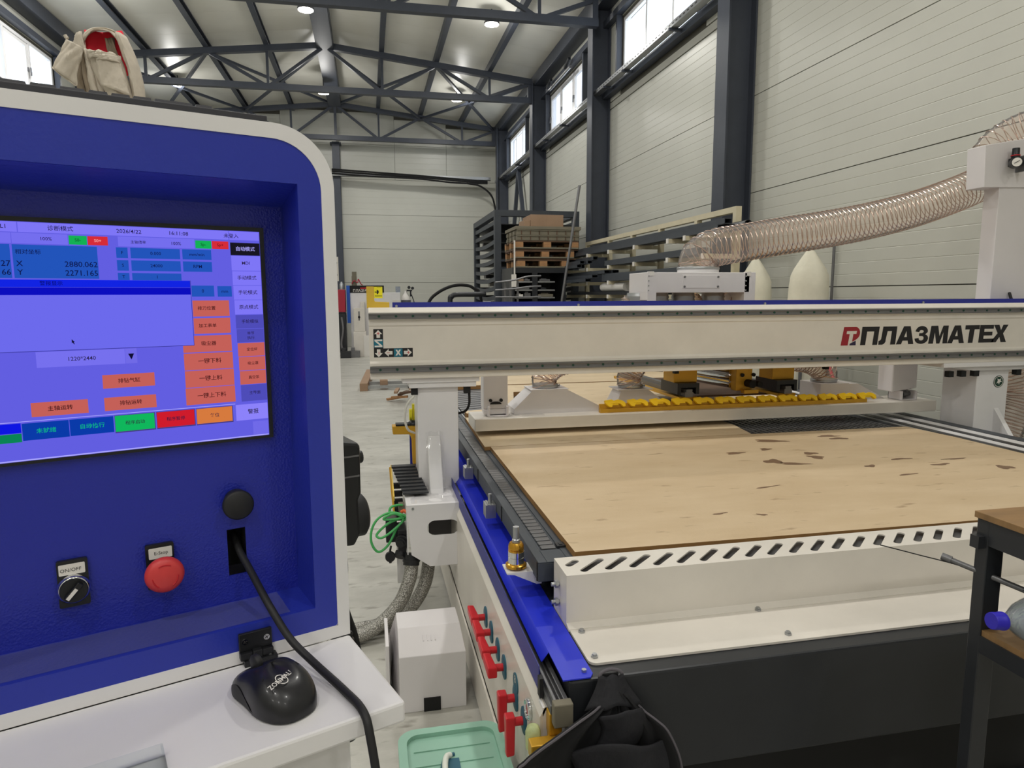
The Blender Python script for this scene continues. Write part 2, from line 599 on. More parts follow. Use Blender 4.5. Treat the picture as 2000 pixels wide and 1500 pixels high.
for k in range(1, 28):
    for r in rp:
        if Y0 + k + 0.99 < Y1 + 0.6:
            piece(r, ceiling, (0, k, 0))

# ---- ribbed sandwich panel (ribs are shallow grooves along the panel)
def panel(parent, axis, a0, a1, z0, z1, face, inward, ribs=10, depth=0.02, material='wall_cream'):
    """axis 'y': runs along Y at X=face; axis 'x': runs along X at Y=face; inward = -1/+1"""
    g = 0.004
    prof = [(0, z0 + g)]
    if ribs:
        step = (z1 - z0) / ribs
        for k in range(1, ribs):
            zc = z0 + k * step
            prof += [(0, zc - .004), (.0022, zc), (0, zc + .004)]
    prof.append((0, z1 - g))
    pts = []
    for a in (a0 + g, a1 - g):
        for d, z in prof:
            c = face - inward * d
            pts.append((c, a, z) if axis == 'y' else (a, c, z))
        for z in (z1 - g, z0 + g):
            c = face - inward * depth
            pts.append((c, a, z) if axis == 'y' else (a, c, z))
    n = len(prof) + 2
    mm = MB()
    mm.add(pts, [list(range(n))[::-1], [n + i for i in range(n)]] + [(i, (i + 1) % n, n + (i + 1) % n, n + i) for i in range(n)])
    return mm.build('wall_panel', material, parent)

COLS = [-6.3, -1.9, 2.5, 6.87, 11.25, 15.4, 19.6]
WIN_R = [(7.95, 10.62), (12.42, 14.95), (17.0, 19.25)]
WIN_L = [(7.6, 9.9), (11.75, 14.35), (16.2, 18.7)]
WZ0, WZ1 = 4.95, 5.86

def wall_side(name, face, inward, wins, courses):
    mm = MB()
    lo, hi = sorted((face - inward * 0.02, face - inward * 0.14))
    top = roof_z(face) - 0.01
    mm.box(lo, hi, Y0, Y1, FZ, WZ0)
    mm.box(lo, hi, Y0, Y1, WZ1, top)
    e = Y0
    for a, b in wins:
        mm.box(lo, hi, e, a, WZ0, WZ1); e = b
    mm.box(lo, hi, e, Y1, WZ0, WZ1)
    w = struct(mm.build(name, 'joint_dark'))
    edges = [Y0] + COLS[1:] + [Y1]
    for i in range(len(edges) - 1):
        a, b = edges[i], edges[i + 1]
        for z0, z1 in courses:
            panel(w, 'y', a, b, z0, z1, face, inward, 10 if z1 - z0 > .8 else 0)
        panel(w, 'y', a, b, WZ1 + .04, top - .01, face, inward, 0)
        inside = [q for q in wins if a < (q[0] + q[1]) / 2 < b]
        e = a
        for q in inside:
            if q[0] - e > .15: panel(w, 'y', e, q[0] - .08, 4.74, WZ1 + .03, face, inward, 0)
            e = q[1] + .08
        if b - e > .15: panel(w, 'y', e, b, 4.74, WZ1 + .03, face, inward, 0)
    return w
wall_r = wall_side('wall_right', XR, -1, WIN_R, [(FZ, 0.68), (0.68, 1.68), (1.68, 2.675), (2.675, 3.66), (3.66, 4.62), (4.63, 4.73)])
wall_l = wall_side('wall_left', XL, 1, WIN_L, [(FZ, 0.68), (0.68, 1.68), (1.68, 2.675), (2.675, 3.66), (3.66, 4.73)])

# back wall with gable
m = MB(); m.prism([(XL, FZ), (XR, FZ), (XR, roof_z(XR) - .01), (RX, roof_z(RX) - .01), (XL, roof_z(XL) - .01)], (0, Y1 + .02, 0), (1, 0, 0), (0, 0, 1), (0, .12, 0))
wall_b = struct(m.build('wall_back', 'joint_dark'))
for a, b in ((XL, RX), (RX, XR)):
    for z0, z1 in ((FZ, 1.03), (1.03, 1.993), (1.993, 2.956), (2.956, 3.911), (3.911, 4.9)):
        panel(wall_b, 'x', a, b, z0, z1, Y1, -1, 6)
xs = [XL, -3.7, -2.2, RX, 0.89, 2.37, XR]
for a, b in zip(xs[:-1], xs[1:]):
    for z0, z1 in ((4.9, 5.86), (5.86, min(roof_z(a), roof_z(b)) - .06)):
        panel(wall_b, 'x', a, b, z0, z1, Y1, -1, 6)
m = MB(); m.prism([(XL, FZ), (XR, FZ), (XR, roof_z(XR) - .01), (RX, roof_z(RX) - .01), (XL, roof_z(XL) - .01)], (0, Y0 - .14, 0), (1, 0, 0), (0, 0, 1), (0, .12, 0))
struct(m.build('wall_front', 'wall_cream'))

# ---- windows
def window(idx, y0, y1, face, inward, sashes=3, dusty=(), handles=()):
    x0, x1 = sorted((face - inward * 0.015, face - inward * 0.075))
    mm = MB(); t = 0.055
    mm.box(x0, x1, y0, y1, WZ0, WZ0 + t); mm.box(x0, x1, y0, y1, WZ1 - t, WZ1)
    mm.box(x0, x1, y0, y0 + t, WZ0 + t, WZ1 - t); mm.box(x0, x1, y1 - t, y1, WZ0 + t, WZ1 - t)
    w = (y1 - y0) / sashes
    for k in range(1, sashes):
        mm.box(x0, x1, y0 + k * w - t / 2, y0 + k * w + t / 2, WZ0 + t, WZ1 - t)
    f = struct(mm.build('window_%d' % idx, 'pvc_white', bevel=.006))
    for k in range(sashes):
        a, b = y0 + k * w + .03, y0 + (k + 1) * w - .03
        if k in handles or k in dusty:
            s_ = MB(); q = .06
            s_.box(x0 - .004, x1 - .02, a, a + q, WZ0 + .05, WZ1 - .05); s_.box(x0 - .004, x1 - .02, b - q, b, WZ0 + .05, WZ1 - .05)
            s_.box(x0 - .004, x1 - .02, a + q, b - q, WZ0 + .05, WZ0 + .05 + q); s_.box(x0 - .004, x1 - .02, a + q, b - q, WZ1 - .05 - q, WZ1 - .05)
            s_.build('sash', 'pvc_white', f)
            h = MB(); hx = x0 if inward < 0 else x1
            h.box(hx - .03, hx, b - .045, b - .02, 5.36, 5.42); h.bar((hx - .025 if inward < 0 else hx + .025, b - .03, 5.42), (hx - .03 if inward < 0 else hx + .03, b - .03, 5.29), .02, .016)
            h.build('window_handle', 'grey_plastic', f)
        p = MB(); xm = (x0 + x1) / 2
        p.add([(xm, a, WZ0 + .02), (xm, b, WZ0 + .02), (xm, b, WZ1 - .02), (xm, a, WZ1 - .02)], [(0, 1, 2, 3)])
        p.build('pane', 'pane_dusty' if k in dusty else 'pane_glass', f)
    s_ = MB(); s_.box(min(face, face + inward * .05), max(face, face + inward * .05), y0 - .03, y1 + .03, WZ0 - .03, WZ0 - .005)
    s_.build('window_sill', 'pvc_white', f)
    # reveal lining of the opening
    r_ = MB(); o0, o1 = sorted((face - inward * .075, face - inward * .14))
    r_.box(o0, o1, y0 - .01, y0 + .005, WZ0, WZ1); r_.box(o0, o1, y1 - .005, y1 + .01, WZ0, WZ1)
    r_.build('window_reveal', 'pvc_white', f)
window(1, *WIN_R[0], XR, -1, 3)
window(2, *WIN_R[1], XR, -1, 3, dusty=(0, 2), handles=(0, 1, 2))
window(3, *WIN_R[2], XR, -1, 3)
window(4, *WIN_L[0], XL, 1, 3)
window(5, *WIN_L[1], XL, 1, 3, handles=(1,))
window(6, *WIN_L[2], XL, 1, 3)

# ---- dark steel trims (girts) along the walls
def girt(n, x0, x1, y0, y1, z0, z1):
    mm = MB(); mm.box(x0, x1, y0, y1, z0, z1)
    return struct(mm.build('trim_%d' % n, 'steel_dark', bevel=.006))
girt(1, XR - .11, XR, Y0, Y1, 4.80, 4.90)
girt(2, XR - .11, XR, Y0, Y1, WZ1 + .05, WZ1 + .15)
girt(3, XL, XL + .11, Y0, Y1, 4.80, 4.90)
girt(4, XL, XL + .11, Y0, Y1, WZ1 + .05, WZ1 + .15)
girt(5, XR - .26, XR, Y0, Y1, roof_z(XR) - .26, roof_z(XR) - .02)
girt(6, XL, XL + .26, Y0, Y1, roof_z(XL) - .26, roof_z(XL) - .02)
k = 7
for a, b in WIN_R:
    for y in (a - .07, b + .01):
        girt(k, XR - .09, XR, y, y + .06, 4.9, WZ1 + .05); k += 1
for a, b in WIN_L[1:2]:
    for y in (a - .07, b + .01):
        girt(k, XL, XL + .09, y, y + .06, 4.9, WZ1 + .05); k += 1

# ---- columns (I section)
def column(x0, x1, yc, ztop, label, group=None):
    sx = 1 if x1 > x0 else -1
    t = thing('steel_column', label, 'column', ((x0 + x1) / 2, yc, FZ), group=group)
    mm = MB(); w = .125
    lo, hi = sorted((x0, x0 + sx * .018)); mm.box(lo, hi, yc - w, yc + w, FZ + .02, ztop)
    mm.build('inner_flange', 'steel_dark', t)
    mm = MB(); lo, hi = sorted((x1, x1 - sx * .018)); mm.box(lo, hi, yc - w, yc + w, FZ + .02, ztop)
    mm.build('outer_flange', 'steel_dark', t)
    mm = MB(); lo, hi = sorted((x0 + sx * .018, x1 - sx * .018)); mm.box(lo, hi, yc - .03, yc + .03, FZ + .02, ztop)
    mm.build('web', 'steel_dark', t)
    mm = MB(); lo, hi = sorted((x0 - sx * .04, x1)); mm.box(lo, hi, yc - w - .04, yc + w + .04, FZ, FZ + .02)
    mm.build('base_plate', 'steel_dark', t)
    return t
for yc, lb in ((2.5, None), (6.87, 'widest dark steel wall column, above the white transparent hose'),
               (11.25, 'dark steel wall column between the first and second high windows'),
               (15.4, 'dark steel wall column between the second and third high windows'),
               (19.6, 'dark steel column in the far corner beside the third high window')):
    if lb: column(3.68, 3.995, yc, 6.25, lb)
for yc in (11.25, 15.4):
    column(-5.08, -5.395, yc, 6.25, 'dark steel column on the left wall between high windows', 'left wall columns')
t = thing('steel_column', 'slim dark steel column on the far wall beside the blue console', 'column', (-.73, 20.3, FZ))
m = MB(); m.box(-.83, -.63, 20.18, 20.2, FZ, 5.84); m.build('inner_flange', 'steel_dark', t)
m = MB(); m.box(-.83, -.63, 20.46, 20.48, FZ, 5.84); m.build('outer_flange', 'steel_dark', t)
m = MB(); m.box(-.75, -.71, 20.2, 20.46, FZ, 5.84); m.build('web', 'steel_dark', t)
m = MB(); m.box(-.88, -.58, 20.13, 20.48, 5.78, 5.81); m.build('head_plate', 'steel_dark', t)

# ---- wall brace near the far corner (inverted V)
t = thing('wall_brace', 'dark inverted V brace on the right wall near the far corner', 'brace', (3.88, 17.6, 4.7))
m = MB(); m.bar((3.88, 17.6, 4.78), (3.88, 19.5, FZ + .05), .09, .09, (1, 0, 0)); m.build('brace_bar', 'steel_dark', t)
m = MB(); m.bar((3.88, 17.6, 4.78), (3.88, 15.55, FZ + .05), .09, .09, (1, 0, 0)); m.build('brace_bar', 'steel_dark', t)

# ---- roof trusses
def chord_z(x): return roof_z(x) - .16 - .06
def truss(y, label):
    t = thing('roof_truss', label, 'truss', (RX, y, 5.87))
    zb = 5.87
    mm = MB(); mm.bar((-5.1, y, zb), (3.7, y, zb), .12, .12); mm.build('bottom_chord', 'steel_dark', t)
    for xe in (-5.1, 3.7):
        mm = MB(); mm.bar((xe, y, chord_z(xe)), (RX, y, chord_z(RX)), .12, .12); mm.build('top_chord', 'steel_dark', t)
    nodes = []
    for s in (-1, 1):
        b1, t1, b2, t2 = RX + s * 1.15, RX + s * 2.3, RX + s * 3.45, RX + s * 4.35
        for (xa, za), (xb, zb_) in (((RX, chord_z(RX)), (b1, zb)), ((b1, zb), (t1, chord_z(t1))), ((t1, chord_z(t1)), (b2, zb)), ((b2, zb), (t2, chord_z(t2) - .05))):
            mm = MB(); mm.bar((xa, y, za), (xb, y, zb_), .06, .06, (0, 1, 0)); mm.build('diagonal', 'steel_dark', t)
        for xv in (b1, b2):
            mm = MB(); mm.bar((xv, y, zb), (xv, y, chord_z(xv)), .05, .05); mm.build('vertical', 'steel_dark', t)
        mm = MB(); mm.bar((RX + s * 4.35, y, zb), (RX + s * 4.35, y, chord_z(RX + s * 4.35)), .09, .09); mm.build('end_post', 'steel_dark', t)
    return t
truss(10.95, 'nearest dark steel roof truss, cut by the top edge')
truss(15.4, 'middle dark steel roof truss, complete behind the nearest one')
tt = truss(19.85, 'farthest dark steel roof truss, against the far wall')
m = MB(); m.bar((RX, 19.85, 5.87), (RX, 19.85, chord_z(RX)), .07, .07); m.build('vertical', 'steel_dark', tt)

# ---- purlins
def purlin(x, label, w=.1):
    mm = MB(); z = roof_z(x) - .022
    mm.box(x - w / 2, x - w / 2 + .02, Y0, Y1 - .02, z - .14, z); mm.box(x - w / 2 + .02, x + w / 2, Y0, Y1 - .02, z - .02, z); mm.box(x - w / 2 + .02, x + w / 2, Y0, Y1 - .02, z - .14, z - .12)
    return tag(mm.build('purlin', 'steel_dark'), label, 'purlin', 'roof purlins')
for kx, nm in ((1, 'first'), (2, 'second'), (3, 'third')):
    purlin(RX + 1.15 * kx, 'dark roof purlin, %s one from the ridge toward the window wall' % nm)
    purlin(RX - 1.15 * kx, 'dark roof purlin, %s one from the ridge toward the jacket side' % nm)
t = thing('ridge_beam', 'wide dark double ridge beam along the roof peak', 'beam', (RX, 7, 6.6))
for s in (-1, 1):
    m = MB()
    xa = RX + s * .17
    m.box(min(xa, xa - s * .02), max(xa, xa - s * .02), Y0, Y1 - .02, 6.70, 6.90)
    m.box(min(xa, xa - s * .12), max(xa, xa - s * .12), Y0, Y1 - .02, 6.68, 6.70)
    m.build('ridge_channel', 'steel_dark', t)
m = MB(); m.box(RX - .16, RX + .16, 5, Y1 - .05, 6.664, 6.679); m.build('ridge_plate', 'steel_dark', t)
# ---- roof plane cross bracing between the trusses
def brace(x0, x1, ya, yb, label):
    t = thing('roof_brace', label, 'brace', ((x0 + x1) / 2, (ya + yb) / 2, roof_z((x0 + x1) / 2) - .2))
    for p, q in (((x0, ya), (x1, yb)), ((x1, ya), (x0, yb))):
        mm = MB(); mm.bar((p[0], p[1], roof_z(p[0]) - .24), (q[0], q[1], roof_z(q[0]) - .24), .06, .05); mm.build('brace_bar', 'steel_dark', t)
nm = {-2: 'beside the left wall', -1: 'left of the ridge beam', 1: 'right of the ridge beam', 2: 'beside the right wall'}
for sx in (-2, -1, 1, 2):
    a = RX + (0 if abs(sx) == 1 else math.copysign(2.3, sx)); b = RX + math.copysign(2.3 if abs(sx) == 1 else 4.35, sx)
    brace(a, b, 15.4, 19.85, 'dark crossed roof bracing %s' % nm[sx])

# ---- lamps
def lamp(x, y, label, group=None):
    t = thing('ceiling_lamp', label, 'lamp', (x, y, 6.34), group=group)
    mm = MB(); mm.lathe((x, y, 6.36), (0, 0, 1), [(.13, 0), (.14, .02), (.12, .06), (.06, .10), (.03, .12)], 20); mm.build('lamp_housing', 'lamp_body', t)
    mm = MB(); mm.cyl((x, y, 6.48), (x, y, roof_z(x) - .02), .012, n=8); mm.build('hanger_rod', 'lamp_body', t)
    mm = MB(); mm.cyl((x, y, 6.352), (x, y, 6.362), .125, n=20); mm.build('lens', 'lamp_lens', t)
    ld = bpy.data.lights.new('lamp_light', 'AREA'); ld.shape = 'DISK'; ld.size = .25; ld.energy = LAMP_WATTS; ld.color = (1.0, .985, .95)
    lo = bpy.data.objects.new('lamp_light', ld); COL.objects.link(lo)
    lo.parent = t; lo.location = (0, 0, .005)
    gd = bpy.data.lights.new('ceiling_fill', 'POINT'); gd.shadow_soft_size = .12; gd.energy = LAMP_WATTS * .5; gd.color = ld.color  # extra point light below the lens, added to brighten the ceiling
    go = bpy.data.objects.new('ceiling_fill', gd); COL.objects.link(go)
    go.parent = t; go.location = (0, 0, -.16)
    return t
for x, nx in ((-4.05, 'left'), (-.86, 'ridge'), (2.3, 'right')):
    pos = {'left': 'beside the beige jacket', 'ridge': 'under the ridge beam', 'right': 'on the window side'}[nx]
    lamp(x, 12.6, 'glowing round ceiling lamp %s, in the nearer row' % pos)
    lamp(x, 17.45, 'glowing round ceiling lamp %s, in the farther row' % pos)
    for y in (7.8, 3.0, -1.8, -5.6):  # unseen rows, added only for the light they give the hall
        lamp(x, y, 'unseen ceiling lamp overhead, added to light the hall', 'lamps outside the picture')

# ---- cable trays
t = thing('cable_tray', 'galvanised cable tray running along the right wall under the windows', 'cable tray', (3.78, 12, 4.86))
m = MB()
ya, yb = 3.0, 20.2
m.box(3.74, 3.742, ya, yb, 4.86, 4.92); m.box(3.838, 3.84, ya, yb, 4.86, 4.92); m.box(3.742, 3.838, ya, yb, 4.86, 4.862)
m.build('tray_channel', 'zinc', t)
m = MB(); m.m = 0
for k_ in range(150):
    y = 5.2 + k_ * .1
    m.box(3.7385, 3.74, y, y + .045, 4.885, 4.897)
m.build('perforations', 'ink', t, kind='stuff')
m = MB(); m.tube(smooth_path([(3.79, ya + i * 1.7, 4.885 + .012 * ((i * 7) % 3)) for i in range(11)], 4), .016, 6); m.build('tray_cable', 'black_matt', t)
for y in (5.6, 8.3, 9.9, 10.7, 13.2, 14.5, 17.3, 18.9):
    m = MB(); m.bar((3.72, y, 4.845), (3.9, y, 4.845), .04, .03); m.build('bracket', 'steel_dark', t)
t = thing('cable_tray', 'cable tray with black cables across the far wall', 'cable tray', (1.5, 20.3, 4.9))
m = MB(); m.box(-.9, 3.6, 20.06, 20.16, 4.90, 4.91); m.box(-.9, 3.6, 20.06, 20.064, 4.90, 4.99); m.build('tray_channel', 'zinc', t)
for k_, off in enumerate((0, .05, -.06)):
    m = MB(); m.tube(smooth_path([(-.85, 20.035, 5.02 + off), (.3, 20.035, 4.97 + off), (1.5, 20.03, 4.93 + off * .8), (2.6, 20.035, 4.86 + off), (3.5, 20.035, 4.84 + off * .5)], 6), .025, 6); m.build('tray_cable', 'black_matt', t)
m = MB(); m.tube(smooth_path([(2.9, 20.03, 4.80), (3.3, 20.03, 4.72), (3.62, 20.03, 4.45), (3.74, 20.03, 4.0)], 8), .028, 6); m.build('drop_cable', 'black_matt', t)
m = MB(); m.bar((-.96, 20.3, 5.0), (-.96, 20.3, 2.0), .05, .04); m.build('drop_conduit', 'zinc', t)
# sensors on the high window bar
t = thing('window_opener', 'dark window opener arms over the middle high window', 'window opener', (3.86, 13.5, 6.0))
for y in (12.9, 14.2):
    m = MB(); m.bar((3.82, y, 5.98), (3.82, y + .3, 5.9), .05, .05); m.build('opener_arm', 'steel_black', t)
m = MB(); m.cyl((3.84, 12.9, 5.84), (3.84, 14.4, 5.84), .03, n=8); m.build('opener_rod', 'zinc', t)
# conduit on the wall
m = MB(); m.cyl((3.975, 5.33, FZ), (3.975, 5.33, 2.08), .012, n=8)
tag(m.build('wall_conduit', 'steel_grey'), 'thin grey vertical conduit on the right wall behind the dust bags', 'conduit')
# ================================================================== THE ROUTER BED
ZT = 0.90                                   # top of the spoil boards
BY1 = 6.0                                   # far end of the bed
bed = thing('router_bed', 'long white, blue and dark grey router table holding the brown boards', 'router table', (1.8, 1.385, FZ))
# main dark base box with front face
m = MB(); m.box(.42, 3.25, 1.385, BY1, .50, .755); m.build('base_frame', 'steel_black', bed, bevel=.006)
for x in (.55, 3.1):
    for y in (2.0, 4.0, 5.8):
        m = MB(); m.box(x - .06, x + .06, y - .06, y + .06, FZ + .02, .5); m.box(x - .09, x + .09, y - .09, y + .09, FZ, FZ + .02); m.build('bed_leg', 'steel_black', bed)
m = MB(); m.box(.64, 3.05, 1.44, 1.459, FZ + .06, FZ + .14); m.build('cross_beam', 'steel_black', bed)
m = MB(); m.box(.60, 3.1, 1.46, 5.9, FZ, .50); m.build('base_shade_block', 'black_matt', bed)  # black block added to put the shade under the base into colour
# upper bed block under the boards
m = MB(); m.box(.57, 3.15, 1.76, BY1, .755, .876); m.build('bed_block', 'steel_black', bed)
# white flat cover plate in front, rounded corner, bolts
v = curve_mesh([rrect(.485, 3.15, 1.435, 1.70, .02)], .006)
m = MB(); m.flat(v, (0, 0, .762), (1, 0, 0), (0, 1, 0)); m.build('cover_plate', 'paint_warm', bed)
for x, y in ((.505, 1.462), (.512, 1.585), (1.02, 1.462), (1.02, 1.6), (2.0, 1.462), (2.9, 1.462)):
    m = MB(); m.cyl((x, y, .762), (x, y, .767), .009, n=6); m.cyl((x, y, .767), (x, y, .771), .006, n=6); m.build('bolt', 'zinc', bed)
# slotted white box
box_x0, box_x1 = .482, 3.10
holes = []
holes.append(slot((.508, 1.690), (.533, 1.712), 0.0102))
for k in range(36):
    x = .537 + k * .0682
    if x + .08 < box_x1: holes.append(slot((x, 1.648), (x + .066, 1.708), 0.0102))
v = curve_mesh([rect(box_x0, box_x1, 1.622, 1.745)] + holes, .004)
m = MB(); m.flat(v, (0, 0, ZT), (1, 0, 0), (0, 1, 0))
m.box(box_x0, box_x1, 1.622, 1.626, .758, ZT - .004)
m.box(box_x0, box_x0 + .004, 1.626, 1.745, .758, ZT - .004)
m.box(box_x1 - .004, box_x1, 1.626, 1.745, .758, ZT - .004)
m.prism([(1.626, .758), (1.600, .758), (1.600, .764), (1.622, .772)], (box_x0, 0, 0), (0, 1, 0), (0, 0, 1), (box_x1 - box_x0, 0, 0))
m.build('slotted_cover', 'paint_warm', bed)
m = MB(); m.box(box_x0 + .006, box_x1 - .006, 1.63, 1.74, .80, .885); m.build('slot_inner_box', 'steel_grey', bed)  # steel grey box visible through the slots
for z in (.80, .85):
    m = MB(); m.cyl((box_x0 - .022, 1.69, z), (box_x0, 1.69, z), .006, n=8); m.cyl((box_x0 - .012, 1.69, z), (box_x0 - .004, 1.69, z), .011, n=6); m.build('side_bolt', 'zinc', bed)
# dark rail bar with the ladder strip
m = MB(); m.box(.444, .553, 1.772, BY1, .822, .876); m.box(.444, .47, 1.772, BY1, .876, .880); m.box(.532, .553, 1.772, BY1, .876, .880); m.box(.47, .532, 1.772, 1.862, .876, .880)
m.build('rail_bar', 'steel_rack', bed, bevel=.002)
m = MB(); m.box(.478, .522, 1.868, 1.893, .8765, .8825); lad = m.build('ladder_pad', 'steel_grey', bed, bevel=.002)
k = 1
while 1.868 + k * .0335 < 5.9 and k < 120:
    piece(lad, bed, (0, k * .0335, 0)); k += 1
m = MB(); m.box(.526, .552, 1.868, 1.90, .880, .886); m.box(.534, .544, 1.876, 1.892, .886, .888); m.build('end_stop', 'steel_black', bed)
m = MB()
for y in (1.775, 2.30, 2.83):
    m.box(.441, .444, y, y + .008, .824, .879)
m.build('bar_joint', 'ink', bed)
# pale strips between the ladder and the board
m = MB(); m.box(.554, .563, 1.90, BY1, .868, .882); m.build('edge_strip', 'zinc', bed)
# gold pin cylinders with bracket along the rail
def pin_cylinder(y, full):
    if full:
        m = MB(); m.lathe((.402, y, .835), (0, 0, 1), [(.031, 0), (.031, .008), (.024, .012)], 24); m.build('pin_flange', 'gold_metal', bed)
        m = MB(); m.lathe((.402, y, .845), (0, 0, 1), [(.0235, 0), (.0235, .018), (.022, .019), (.022, .021), (.0235, .022), (.0235, .036)], 24); m.build('pin_body', 'chrome', bed)
        m = MB(); m.lathe((.402, y, .881), (0, 0, 1), [(.0225, 0), (.0225, .005), (.021, .006), (.0225, .007), (.0225, .018), (.018, .026), (.0, .027)], 24, squash=lambda a, h: 1 + .03 * math.cos(12 * a)); m.build('pin_cap', 'gold_metal', bed)
        m = MB(); m.lathe((.402, y, .906), (0, 0, 1), [(.012, 0), (.012, .01), (.009, .012), (.009, .048), (.0, .048)], 16); m.build('pin', 'zinc', bed)
        m = MB(); m.prism([(.368, .829), (.47, .829), (.47, .79), (.455, .79), (.39, .822), (.368, .825)], (0, y - .035, 0), (1, 0, 0), (0, 0, 1), (0, .07, 0)); m.build('pin_bracket', 'paint_white', bed)
    else:
        m = MB(); m.box(.405, .443, y - .03, y + .03, .80, .85); m.box(.412, .418, y - .031, y + .031, .80, .852); m.build('pin_block', 'zinc', bed)
        m = MB(); m.cyl((.425, y, .85), (.425, y, .885), .007, n=10); m.build('pin', 'zinc', bed)
pin_cylinder(1.87, True); pin_cylinder(2.44, False); pin_cylinder(3.0, False)
# blue cover plate with turned-down flange
m = MB(); m.prism([(.405, 1.385), (.470, 1.385), (.480, 1.40), (.480, 4.6), (.405, 4.6)], (0, 0, .757), (1, 0, 0), (0, 1, 0), (0, 0, .003)); m.build('blue_plate', 'blue_paint', bed)
m = MB(); m.hexa([(.402, 1.51, .757), (.405, 1.51, .76), (.405, 4.6, .76), (.402, 4.6, .757), (.386, 1.51, .738), (.389, 1.51, .738), (.389, 4.6, .738), (.386, 4.6, .738)]); m.build('blue_flange', 'blue_paint', bed)
m = MB(); m.cyl((.462, 1.41, .76), (.462, 1.41, .766), .006, n=6); m.build('bolt', 'zinc', bed)
# linear guide below
m = MB(); m.box(.372, .415, 1.37, 4.6, .69, .712); m.box(.378, .386, 1.37, 4.6, .712, .726); m.box(.392, .396, 1.37, 4.6, .712, .724); m.box(.402, .413, 1.37, 4.6, .712, .724); m.build('linear_guide', 'steel_grey', bed, bevel=.002)
m = MB(); m.box(.374, .418, 1.345, 1.37, .672, .727); m.build('guide_end', 'crate_olive', bed, bevel=.003)
m = MB(); m.box(.365, .367, 1.45, 4.6, .70, .762); m.build('blue_fin', 'blue_navy', bed)
m = MB(); m.box(.362, .371, 1.43, 1.45, .695, .742); m.build('fin_clip', 'rubber', bed)
# white side panel carrying the valve handles
m = MB(); m.box(.355, .362, 1.40, 4.6, .31, .668); m.prism([(.355, .668), (.362, .668), (.372, .69), (.368, .692)], (0, 1.40, 0), (1, 0, 0), (0, 0, 1), (0, 3.2, 0)); m.build('side_panel', 'paint_warm', bed)
m = MB(); m.box(.362, .42, 1.40, 1.44, .31, .69); m.build('panel_end', 'paint_white', bed)
m = MB(); m.box(.345, .352, 1.42, 4.6, FZ + .02, .31); m.build('floor_skirt', 'paint_warm', bed)
for i, y in enumerate((1.555, 1.655, 1.81, 1.91, 2.02, 2.125)):
    z = .56 if i < 6 else .62
    low = i < 2
    m = MB(); m.lathe((.355, y, z), (-1, 0, 0), [(.032, 0), (.032, .004), (.026, .006), (0.0, .006)], 20, squash=lambda a, h: .75 + .35 * abs(math.sin(a))); b_ = m.build('valve_plate', 'valve_teal', bed)
    m = MB(); m.cyl((.349, y, z), (.318, y, z), .011, n=10); m.build('valve_stem', 'handle_red', bed)
    m = MB()
    if low:
        m.hexa([(.327, y - .012, z - .085), (.327, y + .012, z - .085), (.306, y + .012, z - .088), (.306, y - .012, z - .088), (.329, y - .015, z + .02), (.329, y + .015, z + .02), (.304, y + .015, z + .02), (.304, y - .015, z + .02)])
    else:
        m.hexa([(.330, y - .022, z - .020), (.330, y - .022, z + .012), (.302, y - .022, z + .012), (.302, y - .022, z - .020), (.318, y + .034, z + .006), (.318, y + .034, z + .030), (.296, y + .034, z + .032), (.296, y + .034, z + .006)])
    m.build('valve_handle', 'handle_red', bed, bevel=.004)
m = MB(); m.lathe((.355, 1.655, .60), (-1, 0, 0), [(.028, 0), (.028, .003), (0, .003)], 20); m.build('number_disc', 'valve_teal', bed)
tv = text_mesh([('8', .03, 0, 0, 'CENTER', .01)])
m = MB(); m.flat(tv, (.3515, 1.655, .612), (0, -1, 0), (0, 0, 1)); m.build('number_print', 'label_white', bed)
# gauge disc, gold corner block and oil cup
m = MB(); m.lathe((.354, 1.50, .625), (-1, 0, 0), [(.026, 0), (.026, .006), (.022, .009), (.021, .006), (0, .006)], 24); m.build('pressure_gauge', 'chrome', bed)
m = MB()
m.prism([(.322, 1.345), (.40, 1.345), (.40, 1.40), (.372, 1.40), (.368, 1.378), (.322, 1.378)], (0, 0, .60), (1, 0, 0), (0, 1, 0), (0, 0, .038))
m.box(.370, .40, 1.372, 1.41, .638, .69)
m.build('corner_block', 'gold', bed, bevel=.003)
m = MB(); m.lathe((.338, 1.395, .605), (0, 0, 1), [(.0, -.004), (.017, -.004), (.018, .034), (.014, .046), (.006, .05), (0, .05)], 20); m.build('oil_cup', 'water_label', bed)
# aluminium strips along the right edge
for x0, x1, mt in ((2.90, 2.935, 'zinc'), (2.945, 2.985, 'steel_black'), (2.995, 3.05, 'paint_white'), (3.06, 3.10, 'steel_black'), (3.11, 3.17, 'paint_white'), (3.18, 3.25, 'steel_rack')):
    m = MB(); m.box(x0, x1, 1.78, BY1, .755, .885); m.build('edge_profile', mt, bed)
